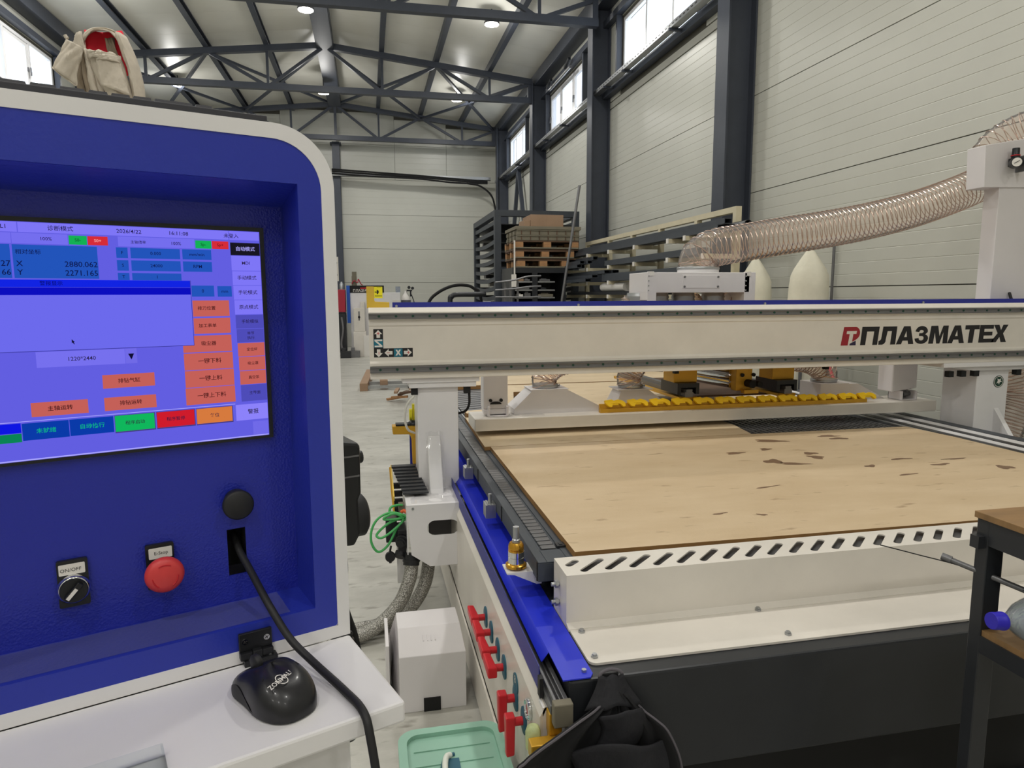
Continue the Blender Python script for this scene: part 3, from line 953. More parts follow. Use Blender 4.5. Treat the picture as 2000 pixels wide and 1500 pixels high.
# vacuum grid pads where the boards leave the bed bare
def pads(x0, x1, y0, y1, s, gap, z, name):
    m = MB()
    nx = int((x1 - x0) / s); ny = int((y1 - y0) / s)
    for i in range(nx):
        for j in range(ny):
            a, b = x0 + i * s, y0 + j * s
            m.add([(a, b, z), (a + s - gap, b, z), (a + s - gap, b + s - gap, z), (a, b + s - gap, z), (a, b, z - .006), (a + s - gap, b, z - .006), (a + s - gap, b + s - gap, z - .006), (a, b + s - gap, z - .006)],
                  [(0, 1, 2, 3), (0, 4, 5, 1), (1, 5, 6, 2), (2, 6, 7, 3), (3, 7, 4, 0)])
    return m.build(name, 'steel_grey', bed, kind='stuff')
pads(1.97, 2.895, 3.18, 3.98, .036, .012, .8825, 'vacuum_pads')
m = MB()
for i in range(18):
    y = 4.02 + i * .085
    m.hexa([(.57, y, .877), (.92, y + .10, .877), (.92, y + .165, .877), (.57, y + .065, .877), (.57, y, .884), (.92, y + .10, .884), (.92, y + .165, .884), (.57, y + .065, .884)])
m.build('slanted_pads', 'steel_grey', bed, kind='stuff')

# ---- spoil boards lying on the bed
def board(name, loops, ztop, th, label, material, rough_edge='mdf_edge'):
    v = curve_mesh(loops, th)
    m = MB()
    m.flat(v, (0, 0, ztop), (1, 0, 0), (0, 1, 0))
    # top faces keep the face material, side faces show the raw edge
    for i, f in enumerate(m.f):
        zs = [m.v[q].z for q in f]
        m.mi[i] = 0 if max(zs) - min(zs) < 1e-5 else 1
    return tag(m.build(name, [material, rough_edge]), label, 'board')
fb = board('spoil_board', [[(.552, 1.777), (2.882, 1.750), (2.884, 2.86), (2.852, 3.150), (.556, 3.158)]], ZT, .020, 'largest tan board with dark oil stains, nearest on the router bed', 'mdf')
ub = board('spoil_board', [rect(.575, 2.86, 1.79, 3.14)], ZT - .0205, .0035, 'thin backing sheet under the oil stained board', 'mdf_edge')
board('spoil_board', [[(.530, 3.172), (1.935, 3.166), (1.975, 3.40), (1.975, 3.972), (.548, 3.975)]], ZT - .002, .020, 'pale board with a round dark ring, just under the white cross bar', 'mdf_pale')
hole = [(.93, 4.38), (1.16, 4.38), (1.16, 4.82), (1.02, 4.82)]
board('spoil_board', [[(.56, 3.99), (2.88, 3.99), (2.88, 5.2), (1.04, 5.2), (.90, 4.95), (.80, 4.60), (.72, 4.12), (.56, 4.08)], hole], ZT + .02, .034, 'pale board with a cut-out window, behind the white cross bar', 'mdf_pale')
board('spoil_board', [rect(.62, 2.88, 5.28, 5.95)], ZT + .015, .03, 'farthest pale board at the end of the router bed', 'mdf_pale')
# stains: thin dried oil marks on the near board
def blob(cx, cy, rx, ry, rot, n=18):
    out = []
    for i in range(n):
        a = 2 * PI * i / n
        r = 1 + .22 * math.sin(3 * a + cx * 40) + .12 * math.sin(5 * a + cy * 30)
        x, y = rx * r * math.cos(a), ry * r * math.sin(a)
        out.append((cx + x * math.cos(rot) - y * math.sin(rot), cy + x * math.sin(rot) + y * math.cos(rot)))
    return out
stains = [(1.925, 2.98, .075, .030, -.3), (2.28, 3.02, .055, .022, -.1), (2.29, 2.955, .05, .02, -.1), (1.70, 2.60, .042, .035, .1), (1.765, 2.545, .06, .02, -.3), (1.93, 2.63, .03, .035, .3), (1.95, 2.70, .035, .022, .1), (2.05, 2.44, .03, .015, .3), (2.27, 2.52, .055, .012, 0), (2.50, 2.47, .06, .010, 0), (2.36, 2.40, .05, .012, .1), (1.62, 2.78, .045, .02, .1), (1.80, 2.82, .03, .02, .3), (2.58, 2.30, .035, .03, 0), (1.25, 1.96, .018, .008, -.4), (1.12, 2.0, .03, .006, .2), (2.10, 2.29, .05, .008, .1), (1.45, 2.25, .06, .006, .2)]
for s_ in stains:
    m = MB(); m.flat(curve_mesh([blob(*s_)]), (0, 0, ZT + .0004), (1, 0, 0), (0, 1, 0)); m.build('oil_stain', 'stain', fb)
# ================================================================== THE GANTRY
GY = 3.10                                   # front face of the beam
GX1 = 3.72
gan = thing('router_gantry', 'white gantry bridge with printed lettering, standing across the router table', 'gantry', (1.8, 3.2, .5))
# beam: profile in (y, z), extruded along X
prof = [(GY + .004, 1.483), (GY + .004, 1.328), (GY - .004, 1.318), (GY - .004, 1.306), (GY, 1.303), (GY, 1.246), (GY + .19, 1.246), (GY + .19, 1.560), (GY + .035, 1.566), (GY - .004, 1.546), (GY - .004, 1.513), (GY, 1.512), (GY, 1.486)]
m = MB(); m.prism(prof, (0.003, 0, 0), (0, 1, 0), (0, 0, 1), (GX1 - .003, 0, 0)); m.build('beam', 'paint_warm', gan, bevel=.0025)
for name, za, zb in (('upper_rail', 1.515, 1.541), ('lower_rail', 1.276, 1.304)):
    m = MB(); m.prism([(GY - .016, za), (GY - .016, za + .006), (GY - .013, za + .010), (GY - .013, zb - .010), (GY - .016, zb - .006), (GY - .016, zb), (GY - .004, zb), (GY - .004, za)], (0.003, 0, 0), (0, 1, 0), (0, 0, 1), (GX1 - .01, 0, 0))
    r_ = m.build(name, 'rail_grey', gan)
    zc = (za + zb) / 2
    m = MB(); m.cyl((.048, GY - .0128, zc), (.048, GY - .0150, zc), .0058, n=12); b_ = m.build('rail_bolt', 'bolt_green', r_)
    for k in range(1, 49):
        piece(b_, r_, (k * .0745, 0, 0))
# blue cable channel on top, with little screws
m = MB(); m.box(.112, GX1, GY + .10, GY + .104, 1.562, 1.588); m.box(.112, GX1, GY + .104, GY + .19, 1.5605, 1.5635); m.build('cable_channel', 'blue_navy', gan)
for x in (.13, 1.0, 2.0, 2.95):
    m = MB(); m.cyl((x, GY + .10, 1.571), (x, GY + .094, 1.571), .006, n=8); m.build('channel_screw', 'zinc', gan)
# yellow end bracket with warning sticker
m = MB(); m.prism([(-.003, 1.562), (.098, 1.562), (.098, 1.589), (.034, 1.592), (.031, 1.598), (.031, 1.66), (-.003, 1.66)], (0, GY + .085, 0), (1, 0, 0), (0, 0, 1), (0, .03, 0)); yb = m.build('end_bracket', 'yellow_paint', gan, bevel=.0015)
m = MB(); m.box(.0315, .0685, GY + .086, GY + .114, 1.6075, 1.659); m.build('sticker_plate', 'sign_yellow', yb)
m = MB()
yy = GY + .0855
m.flat(curve_mesh([[(.034, 1.637), (.043, 1.6365), (.043, 1.645), (.046, 1.645), (.052, 1.640), (.052, 1.632), (.046, 1.625), (.043, 1.625), (.043, 1.6335), (.034, 1.633)]]), (0, yy, 0), (1, 0, 0), (0, 0, 1))
for z in (1.6135, 1.618):
    m.flat(curve_mesh([rect(.034, .066, z, z + .0012)]), (0, yy, 0), (1, 0, 0), (0, 0, 1))
m.flat(curve_mesh([rect(.044, .064, 1.6555, 1.6565)]), (0, yy, 0), (1, 0, 0), (0, 0, 1))
m.build('warning_print', 'ink', yb)

# ---- axis sticker: black L with teal cells, white arrows, red signs
FY = GY + .0035
def onface(loops, name, material, par, y):
    v = curve_mesh(loops)
    mm = MB(); mm.flat(v, (0, y, 0), (1, 0, 0), (0, 0, 1))
    return mm.build(name, material, par)
stk = onface([[(.022, 1.345), (.194, 1.345), (.194, 1.385), (.064, 1.385), (.064, 1.471), (.022, 1.471)]], 'axis_sticker', 'ink', gan, FY)
onface([rect(.0235, .0625, 1.389, 1.427)], 'teal_cell', 'teal', stk, FY - .0004)
onface([rect(.110, .148, 1.3465, 1.3835)], 'teal_cell', 'teal', stk, FY - .0004)
def arrow(cx, cz, ang, s):
    p = [(-.9, -.42), (0, -.42), (0, -.95), (1, 0), (0, .95), (0, .42), (-.9, .42)]
    c, n = math.cos(ang), math.sin(ang)
    return [(cx + s * (x * c - y * n), cz + s * (x * n + y * c)) for x, y in p]
for cx, cz, an in ((.043, 1.449, PI / 2), (.043, 1.3645, -PI / 2), (.087, 1.365, PI), (.171, 1.365, 0)):
    onface([arrow(cx, cz, an, .0185)], 'arrow', 'label_white', stk, FY - .0008)
for cx, cz, plus in ((.043, 1.452, 1), (.044, 1.364, 2), (.085, 1.365, 0), (.174, 1.365, 1)):
    L = [rect(cx - .0065, cx + .0065, cz - .0012, cz + .0012)] if plus != 2 else [rect(cx - .0012, cx + .0012, cz - .0065, cz + .0065)]
    onface(L, 'sign_mark', 'red_ink', stk, FY - .0012)
    if plus == 1: onface([rect(cx - .0012, cx + .0012, cz - .0065, cz + .0065)], 'sign_mark', 'red_ink', stk, FY - .0013)
onface([[(.1165, 1.352), (.124, 1.352), (.129, 1.3605), (.134, 1.352), (.1415, 1.352), (.1335, 1.365), (.141, 1.378), (.1335, 1.378), (.129, 1.3695), (.1245, 1.378), (.117, 1.378), (.1247, 1.365)]], 'letter_x', 'label_white', stk, FY - .0008)
onface([[(.060, 1.391), (.026, 1.391), (.026, 1.398), (.049, 1.398), (.026, 1.418), (.026, 1.425), (.060, 1.425), (.060, 1.418), (.037, 1.418), (.060, 1.398)]], 'letter_z', 'label_white', stk, FY - .0008)

# ---- big lettering: emblem and the word
LX0, LX1, LZ0, LZ1 = 2.385, 3.416, 1.3535, 1.4485
def LP(px, t):                                # px along the word (300..1832), t 0..1 height, slight slant
    return (LX0 + (px - 300) / 1532.0 * (LX1 - LX0) + .003 * t - .001, LZ0 + t * (LZ1 - LZ0))
def letter(loops, material='ink', name='letter', y=0.0):
    return onface([[LP(*p) for p in lp] for lp in loops], name, material, gan, FY - y)
def arcpts(cx, ct, rx, rt, a0, a1, n=12):
    return [(cx + rx * math.cos(math.radians(a0 + (a1 - a0) * i / n)), ct + rt * math.sin(math.radians(a0 + (a1 - a0) * i / n))) for i in range(n + 1)]
# emblem: red P with a white T cut out, navy foot
letter([[(300, 0), (318, 1), (420, 1)] + arcpts(420, .66, 42, .34, 90, -62, 12) + [(424, .28), (398, .20), (404, .62), (430, .62), (434, .78), (346, .78), (344, .62), (372, .62), (362, .0)]], 'logo_red', 'emblem')
letter([[(376, .0), (380, .1), (430, .26), (432, .0)]], 'logo_navy', 'emblem_foot')
letter([[(470, 0), (478, 1), (632, 1), (622, 0), (578, 0), (586, .74), (524, .74), (516, 0)]])                          # П
letter([[(632, .0), (632, .22)] + arcpts(634, .36, 20, .14, -90, 0, 6) + [(664, 1), (790, 1), (784, 0), (738, 0), (744, .74), (706, .74), (694, .22)] + arcpts(660, .24, 36, .24, 0, -80, 6)])     # Л
letter([[(790, 0), (850, 1), (910, 1), (950, 0), (902, 0), (894, .2), (848, .2), (838, 0)], [(860, .4), (884, .4), (876, .74)]])   # А
letter([[(950, .3), (996, .33)] + arcpts(1016, .3, 22, .11, 180, 360, 8) + arcpts(1014, .34, 24, .1, 20, 90, 5) + [(994, .44), (994, .6)] + arcpts(1014, .69, 20, .09, -90, 90, 6) + arcpts(1012, .66, 18, .12, 100, 180, 5) + [(958, .7)] + arcpts(1016, .7, 56, .3, 170, -10, 12) + [(1050, .53)] + arcpts(1018, .3, 62, .3, 35, -180, 14)])   # З
letter([[(1085, 0), (1100, 1), (1164, 1), (1184, .42), (1212, 1), (1262, 1), (1262, 0), (1218, 0), (1218, .62), (1190, 0), (1160, 0), (1138, .62), (1130, 0)]])     # М
letter([[(1262, 0), (1318, 1), (1376, 1), (1420, 0), (1372, 0), (1364, .2), (1318, .2), (1308, 0)], [(1330, .4), (1354, .4), (1346, .74)]])                # А
letter([[(1456, 0), (1462, .76), (1420, .76), (1420, 1), (1556, 1), (1556, .76), (1510, .76), (1502, 0)]])       # Т
letter([[(1556, 0), (1560, 1), (1692, 1), (1692, .78), (1604, .78), (1604, .62), (1684, .62), (1684, .40), (1602, .40), (1602, .22), (1700, .22), (1700, 0)]])     # Е
letter([[(1672, 0), (1734, .52), (1692, 1), (1744, 1), (1764, .7), (1782, 1), (1832, 1), (1788, .5), (1826, 0), (1772, 0), (1756, .3), (1736, .12), (1726, 0)]])       # Х

# ---- posts
def post(x0, x1, yf, yb_, z0, z1, mirror):
    m = MB(); m.box(x0, x1, yf, yb_, z0, z1); m.build('post', 'paint_white', gan, bevel=.004)
post(.212, .402, 3.15, 3.37, .70, 1.198, False)
m = MB(); m.box(.145, .50, 3.118, 3.42, 1.222, 1.246); m.box(.175, .485, 3.125, 3.40, 1.198, 1.222); m.build('post_cap_plate', 'paint_white', gan, bevel=.002)
for x, y in ((.185, 3.14), (.43, 3.14), (.185, 3.38), (.43, 3.38)):
    m = MB(); m.box(x, x + .03, y, y + .03, 1.165, 1.198); m.build('levelling_block', 'black_matt', gan)
# welded rib with clear film on the left post
m = MB(); m.prism([(3.15, .97), (3.15, .715), (3.03, .715), (3.05, .74)], (.255, 0, 0), (0, 1, 0), (0, 0, 1), (.062, 0, 0)); m.build('post_rib', 'paint_white', gan, bevel=.006)
m = MB(); m.grid(lambda u, v: (.246 + .08 * u, 3.012 + .118 * v ** .8 + .004 * math.sin(9 * u) * math.sin(7 * v), .722 + .27 * v + .004 * math.sin(13 * u + 4 * v)), 10, 14); m.build('wrap_film', 'tape_film', gan)
m = MB(); m.grid(lambda u, v: (.16 + .235 * u, 2.90 + .21 * v, .7235 + .003 * math.sin(9 * u + 3 * v) * math.sin(8 * v)), 14, 10); m.build('box_film', 'tape_film', gan)
# foot box with oblong hole
outer = [(.138, .722), (.408, .722), (.408, .442), (.236, .442), (.155, .50)]
hole = slot((.258, .615), (.330, .615), .033, 8)
v = curve_mesh([outer, hole], .004)
m = MB(); m.flat(v, (0, 2.882, 0), (1, 0, 0), (0, 0, 1)); m.m = 0
m.box(.138, .142, 2.886, 3.55, .50, .718); m.box(.404, .408, 2.886, 3.40, .46, .718); m.box(.138, .408, 2.886, 3.55, .718, .722)
m.build('foot_box', 'paint_white', gan)
m = MB(); m.box(.262, .335, 2.96, 3.02, .625, .645); m.box(.25, .39, 3.10, 3.12, .50, .70); m.build('motor_bracket', 'grey_plastic', gan)
for x, z in ((.165, .707), (.398, .71), (.402, .54)):
    m = MB(); m.cyl((x, 2.886, z), (x, 2.878, z), .006, n=6); m.build('box_screw', 'zinc', gan)
m = MB(); m.box(.408, .425, 2.90, 2.96, .60, .665); m.cyl((.425, 2.93, .63), (.432, 2.93, .63), .012, n=10); m.build('red_slider', 'handle_red', gan, bevel=.003)
m = MB(); m.box(.366, .412, 2.95, 3.5, .69, .735); m.build('guide_carriage', 'steel_black', gan)
# right post: sloping side, cap plate, gusset, emblem sticker
m = MB(); m.box(3.29, 3.50, 3.15, 3.38, .50, 1.20); m.build('post', 'paint_white', gan, bevel=.004)
m = MB(); m.box(3.02, 3.70, 3.10, 3.45, 1.222, 1.246); m.prism([(3.06, 1.222), (3.64, 1.222), (3.56, 1.198), (3.24, 1.198)], (0, 3.125, 0), (1, 0, 0), (0, 0, 1), (0, .30, 0)); m.build('post_cap_plate', 'paint_white', gan, bevel=.002)
for x, y in ((3.085, 3.13), (3.165, 3.13), (3.25, 3.13), (3.53, 3.13)):
    m = MB(); m.box(x, x + .032, y, y + .03, 1.166, 1.198); m.build('levelling_block', 'black_matt', gan)
m = MB(); m.prism([(3.15, .98), (3.15, .60), (2.92, .60), (2.92, .68)], (3.42, 0, 0), (0, 1, 0), (0, 0, 1), (.03, 0, 0)); m.build('gusset', 'paint_white', gan)
m = MB(); m.box(3.25, 3.52, 2.85, 3.5, .44, .60); m.build('foot_box', 'paint_white', gan)
disc = lambda cx, cz, r, n=24: [(cx + r * math.cos(2 * PI * i / n), cz + r * math.sin(2 * PI * i / n)) for i in range(n)]
em = onface([disc(3.435, 1.13, .034)], 'round_sticker', 'bolt_green', gan, 3.1485)
onface([disc(3.435, 1.13, .030), disc(3.435, 1.13, .027)], 'sticker_ring', 'label_white', em, 3.1480)
onface([[(3.42, 1.118), (3.428, 1.135), (3.424, 1.148), (3.436, 1.142), (3.452, 1.148), (3.446, 1.136), (3.456, 1.128), (3.442, 1.126), (3.438, 1.112), (3.432, 1.124)]], 'sticker_figure', 'label_white', em, 3.1479)
# ---- sensor cables below the cap plates
m = MB(); m.tube(smooth_path([(.20, 3.14, 1.163), (.165, 3.15, 1.12), (.155, 3.18, 1.05), (.17, 3.22, .99), (.205, 3.30, .955)], 8), .0055, 8); m.build('sensor_cable', 'white_cable', gan)
m = MB(); m.tube(smooth_path([(.455, 3.15, 1.165), (.455, 3.16, 1.11), (.44, 3.2, 1.07), (.40, 3.3, 1.04)], 8), .006, 8); m.build('sensor_cable', 'black_matt', gan)
# ---- yellow L block with black pad, blue profile behind the left post
m = MB(); m.prism([(.100, .985), (.222, .985), (.222, .79), (.196, .79), (.193, .915), (.185, .94), (.103, .943)], (0, 3.34, 0), (1, 0, 0), (0, 0, 1), (0, .06, 0)); yl = m.build('yellow_block', 'gold', gan, bevel=.004)
m = MB(); m.box(.118, .19, 3.335, 3.39, .986, .994); m.lathe((.205, 3.36, .986), (0, 0, 1), [(.028, 0), (.028, .01), (.018, .02), (0, .022)], 16); m.build('black_pad', 'black_plastic', yl)
m = MB(); m.box(.186, .215, 3.36, 3.40, .70, .94); m.build('blue_profile', 'blue_navy', gan)
m = MB(); m.box(.203, .225, 3.40, 3.43, .98, 1.08); m.lathe((.20, 3.40, 1.03), (-1, 0, 0), [(.0, 0), (.03, 0), (.03, .012), (0, .012)], 16); m.build('yellow_wheel_arm', 'sign_yellow', gan)
# ---- drag chain: dark links in a bend
chain = []
m = MB(); m.box(.09, .205, 3.27, 3.31, .79, .80); ln = m.build('chain_link', 'steel_black', gan, bevel=.002)
for k in range(1, 9):
    piece(ln, gan, (.005 * k, -.033 * k, -.007 * k))
m = MB(); m.prism([(3.31, .80), (3.31, .785), (2.99, .715), (2.99, .735)], (.086, 0, 0), (0, 1, 0), (0, 0, 1), (.006, 0, 0)); m.build('yellow_edge', 'yellow_paint', gan)
m = MB()
for k in range(7):
    z = .74 - k * .035
    m.box(.095, .135, 3.17 - k * .012, 3.20 - k * .012, z - .022, z)
m.build('chain_side_links', 'black_matt', gan, kind='stuff')
m = MB(); m.tube([(.085, 3.30, .79), (.088, 3.22, .70), (.095, 3.12, .60), (.10, 3.05, .52)], .006, 6); m.build('chain_strap', 'gold', gan)

# ---- cross bar behind the gantry with hoods and tool forks
BYF = 3.405
m = MB(); m.box(.52, 3.285, BYF, BYF + .24, .926, .990); bar = m.build('push_bar', 'paint_warm', gan, bevel=.004)
m = MB(); m.grid(lambda u, v: (.60 + .30 * u, BYF + .03 + .12 * v, .9925 + .003 * math.sin(17 * u + 3 * v)), 12, 5); m.build('bar_film', 'tape_film', bar)
for s, xa, xb in ((1, .575, .705), (-1, 3.02, 3.19)):
    m = MB()
    if s == 1:
        m.box(xa, xb, 3.47, 3.56, 1.03, 1.26)
        m.prism([(3.47, 1.03), (3.56, 1.03), (3.50, 1.0), (3.47, 1.0)], (xa, 0, 0), (0, 1, 0), (0, 0, 1), (xb - xa, 0, 0))
    else:
        m.hexa([(xa, 3.46, 1.04), (xb, 3.46, 1.06), (xb, 3.58, 1.06), (xa, 3.58, 1.04), (xa, 3.46, 1.26), (xb, 3.46, 1.26), (xb, 3.58, 1.26), (xa, 3.58, 1.26)])
    m.build('hanger_arm', 'paint_lilac', gan, bevel=.006)
    xc = (xa + xb) / 2 + (.01 if s == 1 else .03)
    m = MB()
    for dx in (-.055, .043):
        m.box(xc + dx, xc + dx + .012, 3.45, 3.56, .99, 1.045)
    m.box(xc - .055, xc + .055, 3.45, 3.56, .99, .996); m.box(xc - .055, xc + .055, 3.55, 3.56, .99, 1.045)
    m.build('pivot_clevis', 'paint_lilac', bar, bevel=.003)
    m = MB(); m.cyl((xc - .05, 3.50, 1.022), (xc + .05, 3.50, 1.022), .012, n=10); m.cyl((xc - .012, 3.50, 1.022), (xc + .012, 3.50, 1.022), .02, n=10); m.build('pivot_pin', 'steel_grey', bar)
    for dx in (-.028, .028):
        m = MB(); m.cyl((xc - .01 + dx, 3.47, 1.075), (xc - .01 + dx, 3.462, 1.075), .009, n=10); m.build('socket_bolt', 'black_matt', gan)
    m = MB(); m.prism(arcpts(xc - .01, 1.055, .03, .014, 0, 180, 10), (0, 3.462, 0), (1, 0, 0), (0, 0, 1), (0, .01, 0)); m.build('arch_slot', 'black_matt', gan)
# suction hoods
def frustum(m, x0, x1, y0, y1, z0, a0, a1, b0, b1, z1):
    m.hexa([(x0, y0, z0), (x1, y0, z0), (x1, y1, z0), (x0, y1, z0), (a0, b0, z1), (a1, b0, z1), (a1, b1, z1), (a0, b1, z1)])
m = MB(); m.box(.745, 1.225, 3.50, 3.68, .99, 1.018); frustum(m, .745, 1.225, 3.50, 3.68, 1.018, .845, 1.035, 3.50, 3.66, 1.115); m.box(.835, 1.045, 3.50, 3.67, 1.115, 1.119); m.build('suction_hood', 'paint_lilac', bar)
m = MB(); frustum(m, 1.33, 1.66, 3.55, 3.73, .99, 1.37, 1.53, 3.57, 3.70, 1.09); m.box(1.35, 1.555, 3.56, 3.72, 1.09, 1.095); m.build('suction_hood', 'paint_lilac', bar)
m = MB(); m.box(2.61, 2.80, 3.55, 3.75, .99, 1.09); frustum(m, 2.80, 3.05, 3.55, 3.75, .99, 2.80, 2.86, 3.55, 3.75, 1.085); m.build('suction_hood', 'paint_lilac', bar)
# yellow rail with tool forks
m = MB(); m.box(1.205, 2.84, 3.44, 3.47, .99, 1.012); m.box(1.205, 2.84, 3.455, 3.47, 1.012, 1.035); rail = m.build('fork_rail', 'gold', bar)
fork = [(-.056, 1.058), (-.055, 1.044), (-.037, 1.026), (-.019, 1.023), (-.013, 1.036), (-.004, 1.045), (.012, 1.043), (.032, 1.036), (.046, 1.023), (.058, 1.025), (.058, 1.044), (.044, 1.054), (.018, 1.061), (-.006, 1.055), (-.018, 1.062)]
m = MB(); m.prism(fork, (1.285, 3.425, 0), (1, 0, 0), (0, .45, 1), (0, .018, -.006))
for q in range(len(m.v)): m.v[q] = m.v[q] - Vector((0, .45 * 1.02, 0))
m.box(1.262, 1.305, 3.435, 3.456, 1.03, 1.046)
f0 = m.build('tool_fork', 'yellow', bar, bevel=.0015)
for k in range(1, 13):
    piece(f0, bar, (k * .1292, 0, -.001 * k))
# yellow carriages with guide blocks under the beam
m = MB(); m.box(1.60, 2.56, 3.35, 3.62, 1.222, 1.236); ct = m.build('carriage_plate', 'gold', gan)
for x, side in ((1.72, 0), (2.33, 1)):
    m = MB(); m.box(x - .06, x + .08, 3.52, 3.66, 1.13, 1.222); m.build('carriage_block', 'gold', gan, bevel=.003)
    m = MB(); m.box(x - .055, x - .035, 3.48, 3.70, 1.068, 1.13); m.box(x + .055, x + .075, 3.48, 3.70, 1.068, 1.13); m.box(x - .035, x + .055, 3.48, 3.70, 1.105, 1.13); m.build('guide_block', 'black_plastic', gan)
    m = MB(); m.box(x - .018, x + .03, 3.46, 4.5, 1.055, 1.082); m.box(x - .012, x + .024, 3.46, 4.5, 1.082, 1.098); m.build('guide_rail', 'steel_grey', gan)
    m = MB(); m.box(x - .05, x + .06, 3.47, 4.5, 1.04, 1.055); m.build('rail_base', 'gold', gan)
m = MB(); m.box(1.70, 2.38, 3.60, 4.45, 1.03, 1.04); m.build('carriage_floor', 'pallet_dark', gan)
m = MB(); m.box(2.03, 2.13, 3.50, 3.56, 1.075, 1.222); m.box(2.06, 2.15, 3.46, 3.50, 1.062, 1.085); m.build('cylinder_bracket', 'gold', gan, bevel=.003)
m = MB(); m.cyl((2.10, 3.50, 1.118), (2.10, 3.44, 1.118), .022, n=14); m.cyl((2.14, 3.49, 1.118), (2.14, 3.43, 1.118), .016, n=12); m.cyl((2.065, 3.50, 1.165), (2.065, 3.49, 1.165), .011, n=8); m.cyl((2.135, 3.50, 1.165), (2.135, 3.49, 1.165), .011, n=8); m.build('cylinder_knuckle', 'black_matt', gan)
for z in (1.10, 1.14, 1.18):
    m = MB(); m.cyl((1.86, 3.95, z + .02), (2.03, 3.56, z), .016, n=10); m.build('air_cylinder', 'chrome', gan)
for x in (1.62, 2.535):
    m = MB(); m.box(x - .012, x + .012, 3.40, 3.43, 1.195, 1.222); m.build('stop_block', 'black_matt', gan)
m = MB(); m.cyl((1.35, 3.75, 1.205), (1.60, 3.60, 1.205), .012, n=8); m.cyl((1.56, 3.62, 1.205), (1.62, 3.58, 1.205), .02, n=8); m.build('air_hose', 'black_matt', gan)

# ---- mast on the right end with the regulator box
m = MB(); m.box(3.50, 3.80, 3.31, 3.41, 1.246, 2.24); m.build('mast_column', 'paint_lilac', gan, bevel=.004)
m = MB(); m.hexa([(3.385, 3.30, 2.205), (3.80, 3.30, 2.215), (3.80, 3.42, 2.215), (3.385, 3.42, 2.205), (3.375, 3.30, 2.432), (3.80, 3.30, 2.505), (3.80, 3.42, 2.505), (3.375, 3.42, 2.432)]); mb = m.build('mast_box', 'paint_lilac', gan, bevel=.003)
m = MB(); m.box(3.515, 3.56, 3.235, 3.285, 2.315, 2.36); m.cyl((3.536, 3.26, 2.36), (3.536, 3.26, 2.372), .021, n=16); m.box(3.56, 3.60, 3.25, 3.28, 2.325, 2.35); m.build('regulator_body', 'black_plastic', mb, bevel=.003)
m = MB(); m.lathe((3.536, 3.26, 2.375), (0, 0, 1), [(.021, 0), (.019, .004), (.018, .038), (0, .04)], 16); m.build('regulator_knob', 'black_plastic', mb)
m = MB(); m.lathe((3.536, 3.26, 2.371), (0, 0, 1), [(.023, 0), (.023, .005), (.018, .006)], 16); m.build('red_ring', 'red_ink', mb)
ga = Vector((-.55, -.83, 0)).normalized()
m = MB(); m.cyl(Vector((3.52, 3.25, 2.328)), Vector((3.52, 3.25, 2.328)) + ga * .05, .028, n=20); gg = m.build('gauge_case', 'black_plastic', mb)
c_ = Vector((3.52, 3.25, 2.328)) + ga * .0505
m = MB(); m.cyl(c_, c_ + ga * .001, .0235, n=20); m.build('gauge_face', 'label_white', mb)
m = MB(); px = Vector((.83, -.55, 0)); m.bar(c_ + ga * .002 - px * .012 + Vector((0, 0, -.006)), c_ + ga * .002 + px * .012 + Vector((0, 0, .008)), .003, .001, ga); m.build('gauge_needle', 'ink', mb)
m = MB(); m.box(3.585, 3.60, 3.24, 3.30, 2.29, 2.375); m.build('regulator_bracket', 'steel_grey', mb)
m = MB(); m.cyl((3.60, 3.265, 2.33), (3.615, 3.265, 2.33), .006, n=8); m.build('yellow_fitting', 'sign_yellow', mb)
m = MB(); m.tube(smooth_path([(3.50, 3.14, 1.30), (3.56, 3.2, 1.5), (3.62, 3.3, 1.62)], 5), .008, 6); m.build('mast_cable', 'black_matt', gan)

# ---- spindle cover box behind the beam
sp = thing('spindle_cover', 'white box cover with a bolted access plate behind the gantry beam', 'machine cover', (1.75, 3.5, 1.57))
m = MB(); m.box(1.44, 2.03, 3.40, 3.66, 1.628, 1.735); m.build('cover_body', 'paint_lilac', sp, bevel=.003)
m = MB(); m.box(2.0, 2.065, 3.40, 3.66, 1.57, 1.736); m.build('right_leg', 'paint_lilac', sp, bevel=.002)
m = MB(); m.box(1.44, 1.488, 3.395, 3.40, 1.565, 1.735); m.box(1.44, 1.45, 3.40, 3.66, 1.59, 1.63); m.build('front_leg', 'paint_lilac', sp)
m = MB(); m.box(1.636, 1.853, 3.397, 3.40, 1.651, 1.721); m.build('access_plate', 'paint_lilac', sp, bevel=.0015)
for x in (1.648, 1.841):
    for z in (1.660, 1.711):
        m = MB(); m.cyl((x, 3.397, z), (x, 3.392, z), .0055, n=8); m.build('plate_screw', 'steel_grey', sp)
for z in (1.64, 1.665, 1.69, 1.715):
    for x in (1.444, 2.004):
        m = MB(); m.cyl((x, 3.40, z), (x, 3.392, z), .004, n=6); m.build('edge_screw', 'zinc', sp)
for x in (1.46, 2.02):
    m = MB(); m.box(x - .01, x + .012, 3.398, 3.43, 1.736, 1.739); m.box(x - .01, x + .012, 3.391, 3.398, 1.716, 1.739); m.build('corner_tape', 'label_white', sp)
for x in (1.455, 1.565, 1.72, 1.90):
    m = MB(); m.lathe((x, 3.56, 1.575), (0, 0, 1), [(.062, 0), (.066, .01), (.062, .02), (.066, .03), (.062, .04), (.06, .053)], 20); m.build('hose_stub', 'zinc', sp)
m = MB(); m.lathe((1.80, 3.55, 1.736), (0, 0, 1), [(.112, 0), (.112, .02), (.108, .022), (.108, .03)], 28); m.build('outlet_collar', 'paint_white', sp)
m = MB(); m.lathe((1.80, 3.55, 1.752), (0, 0, 1), [(.113, 0), (.115, .004), (.115, .012), (.113, .016)], 28); m.build('hose_clamp', 'zinc', sp)

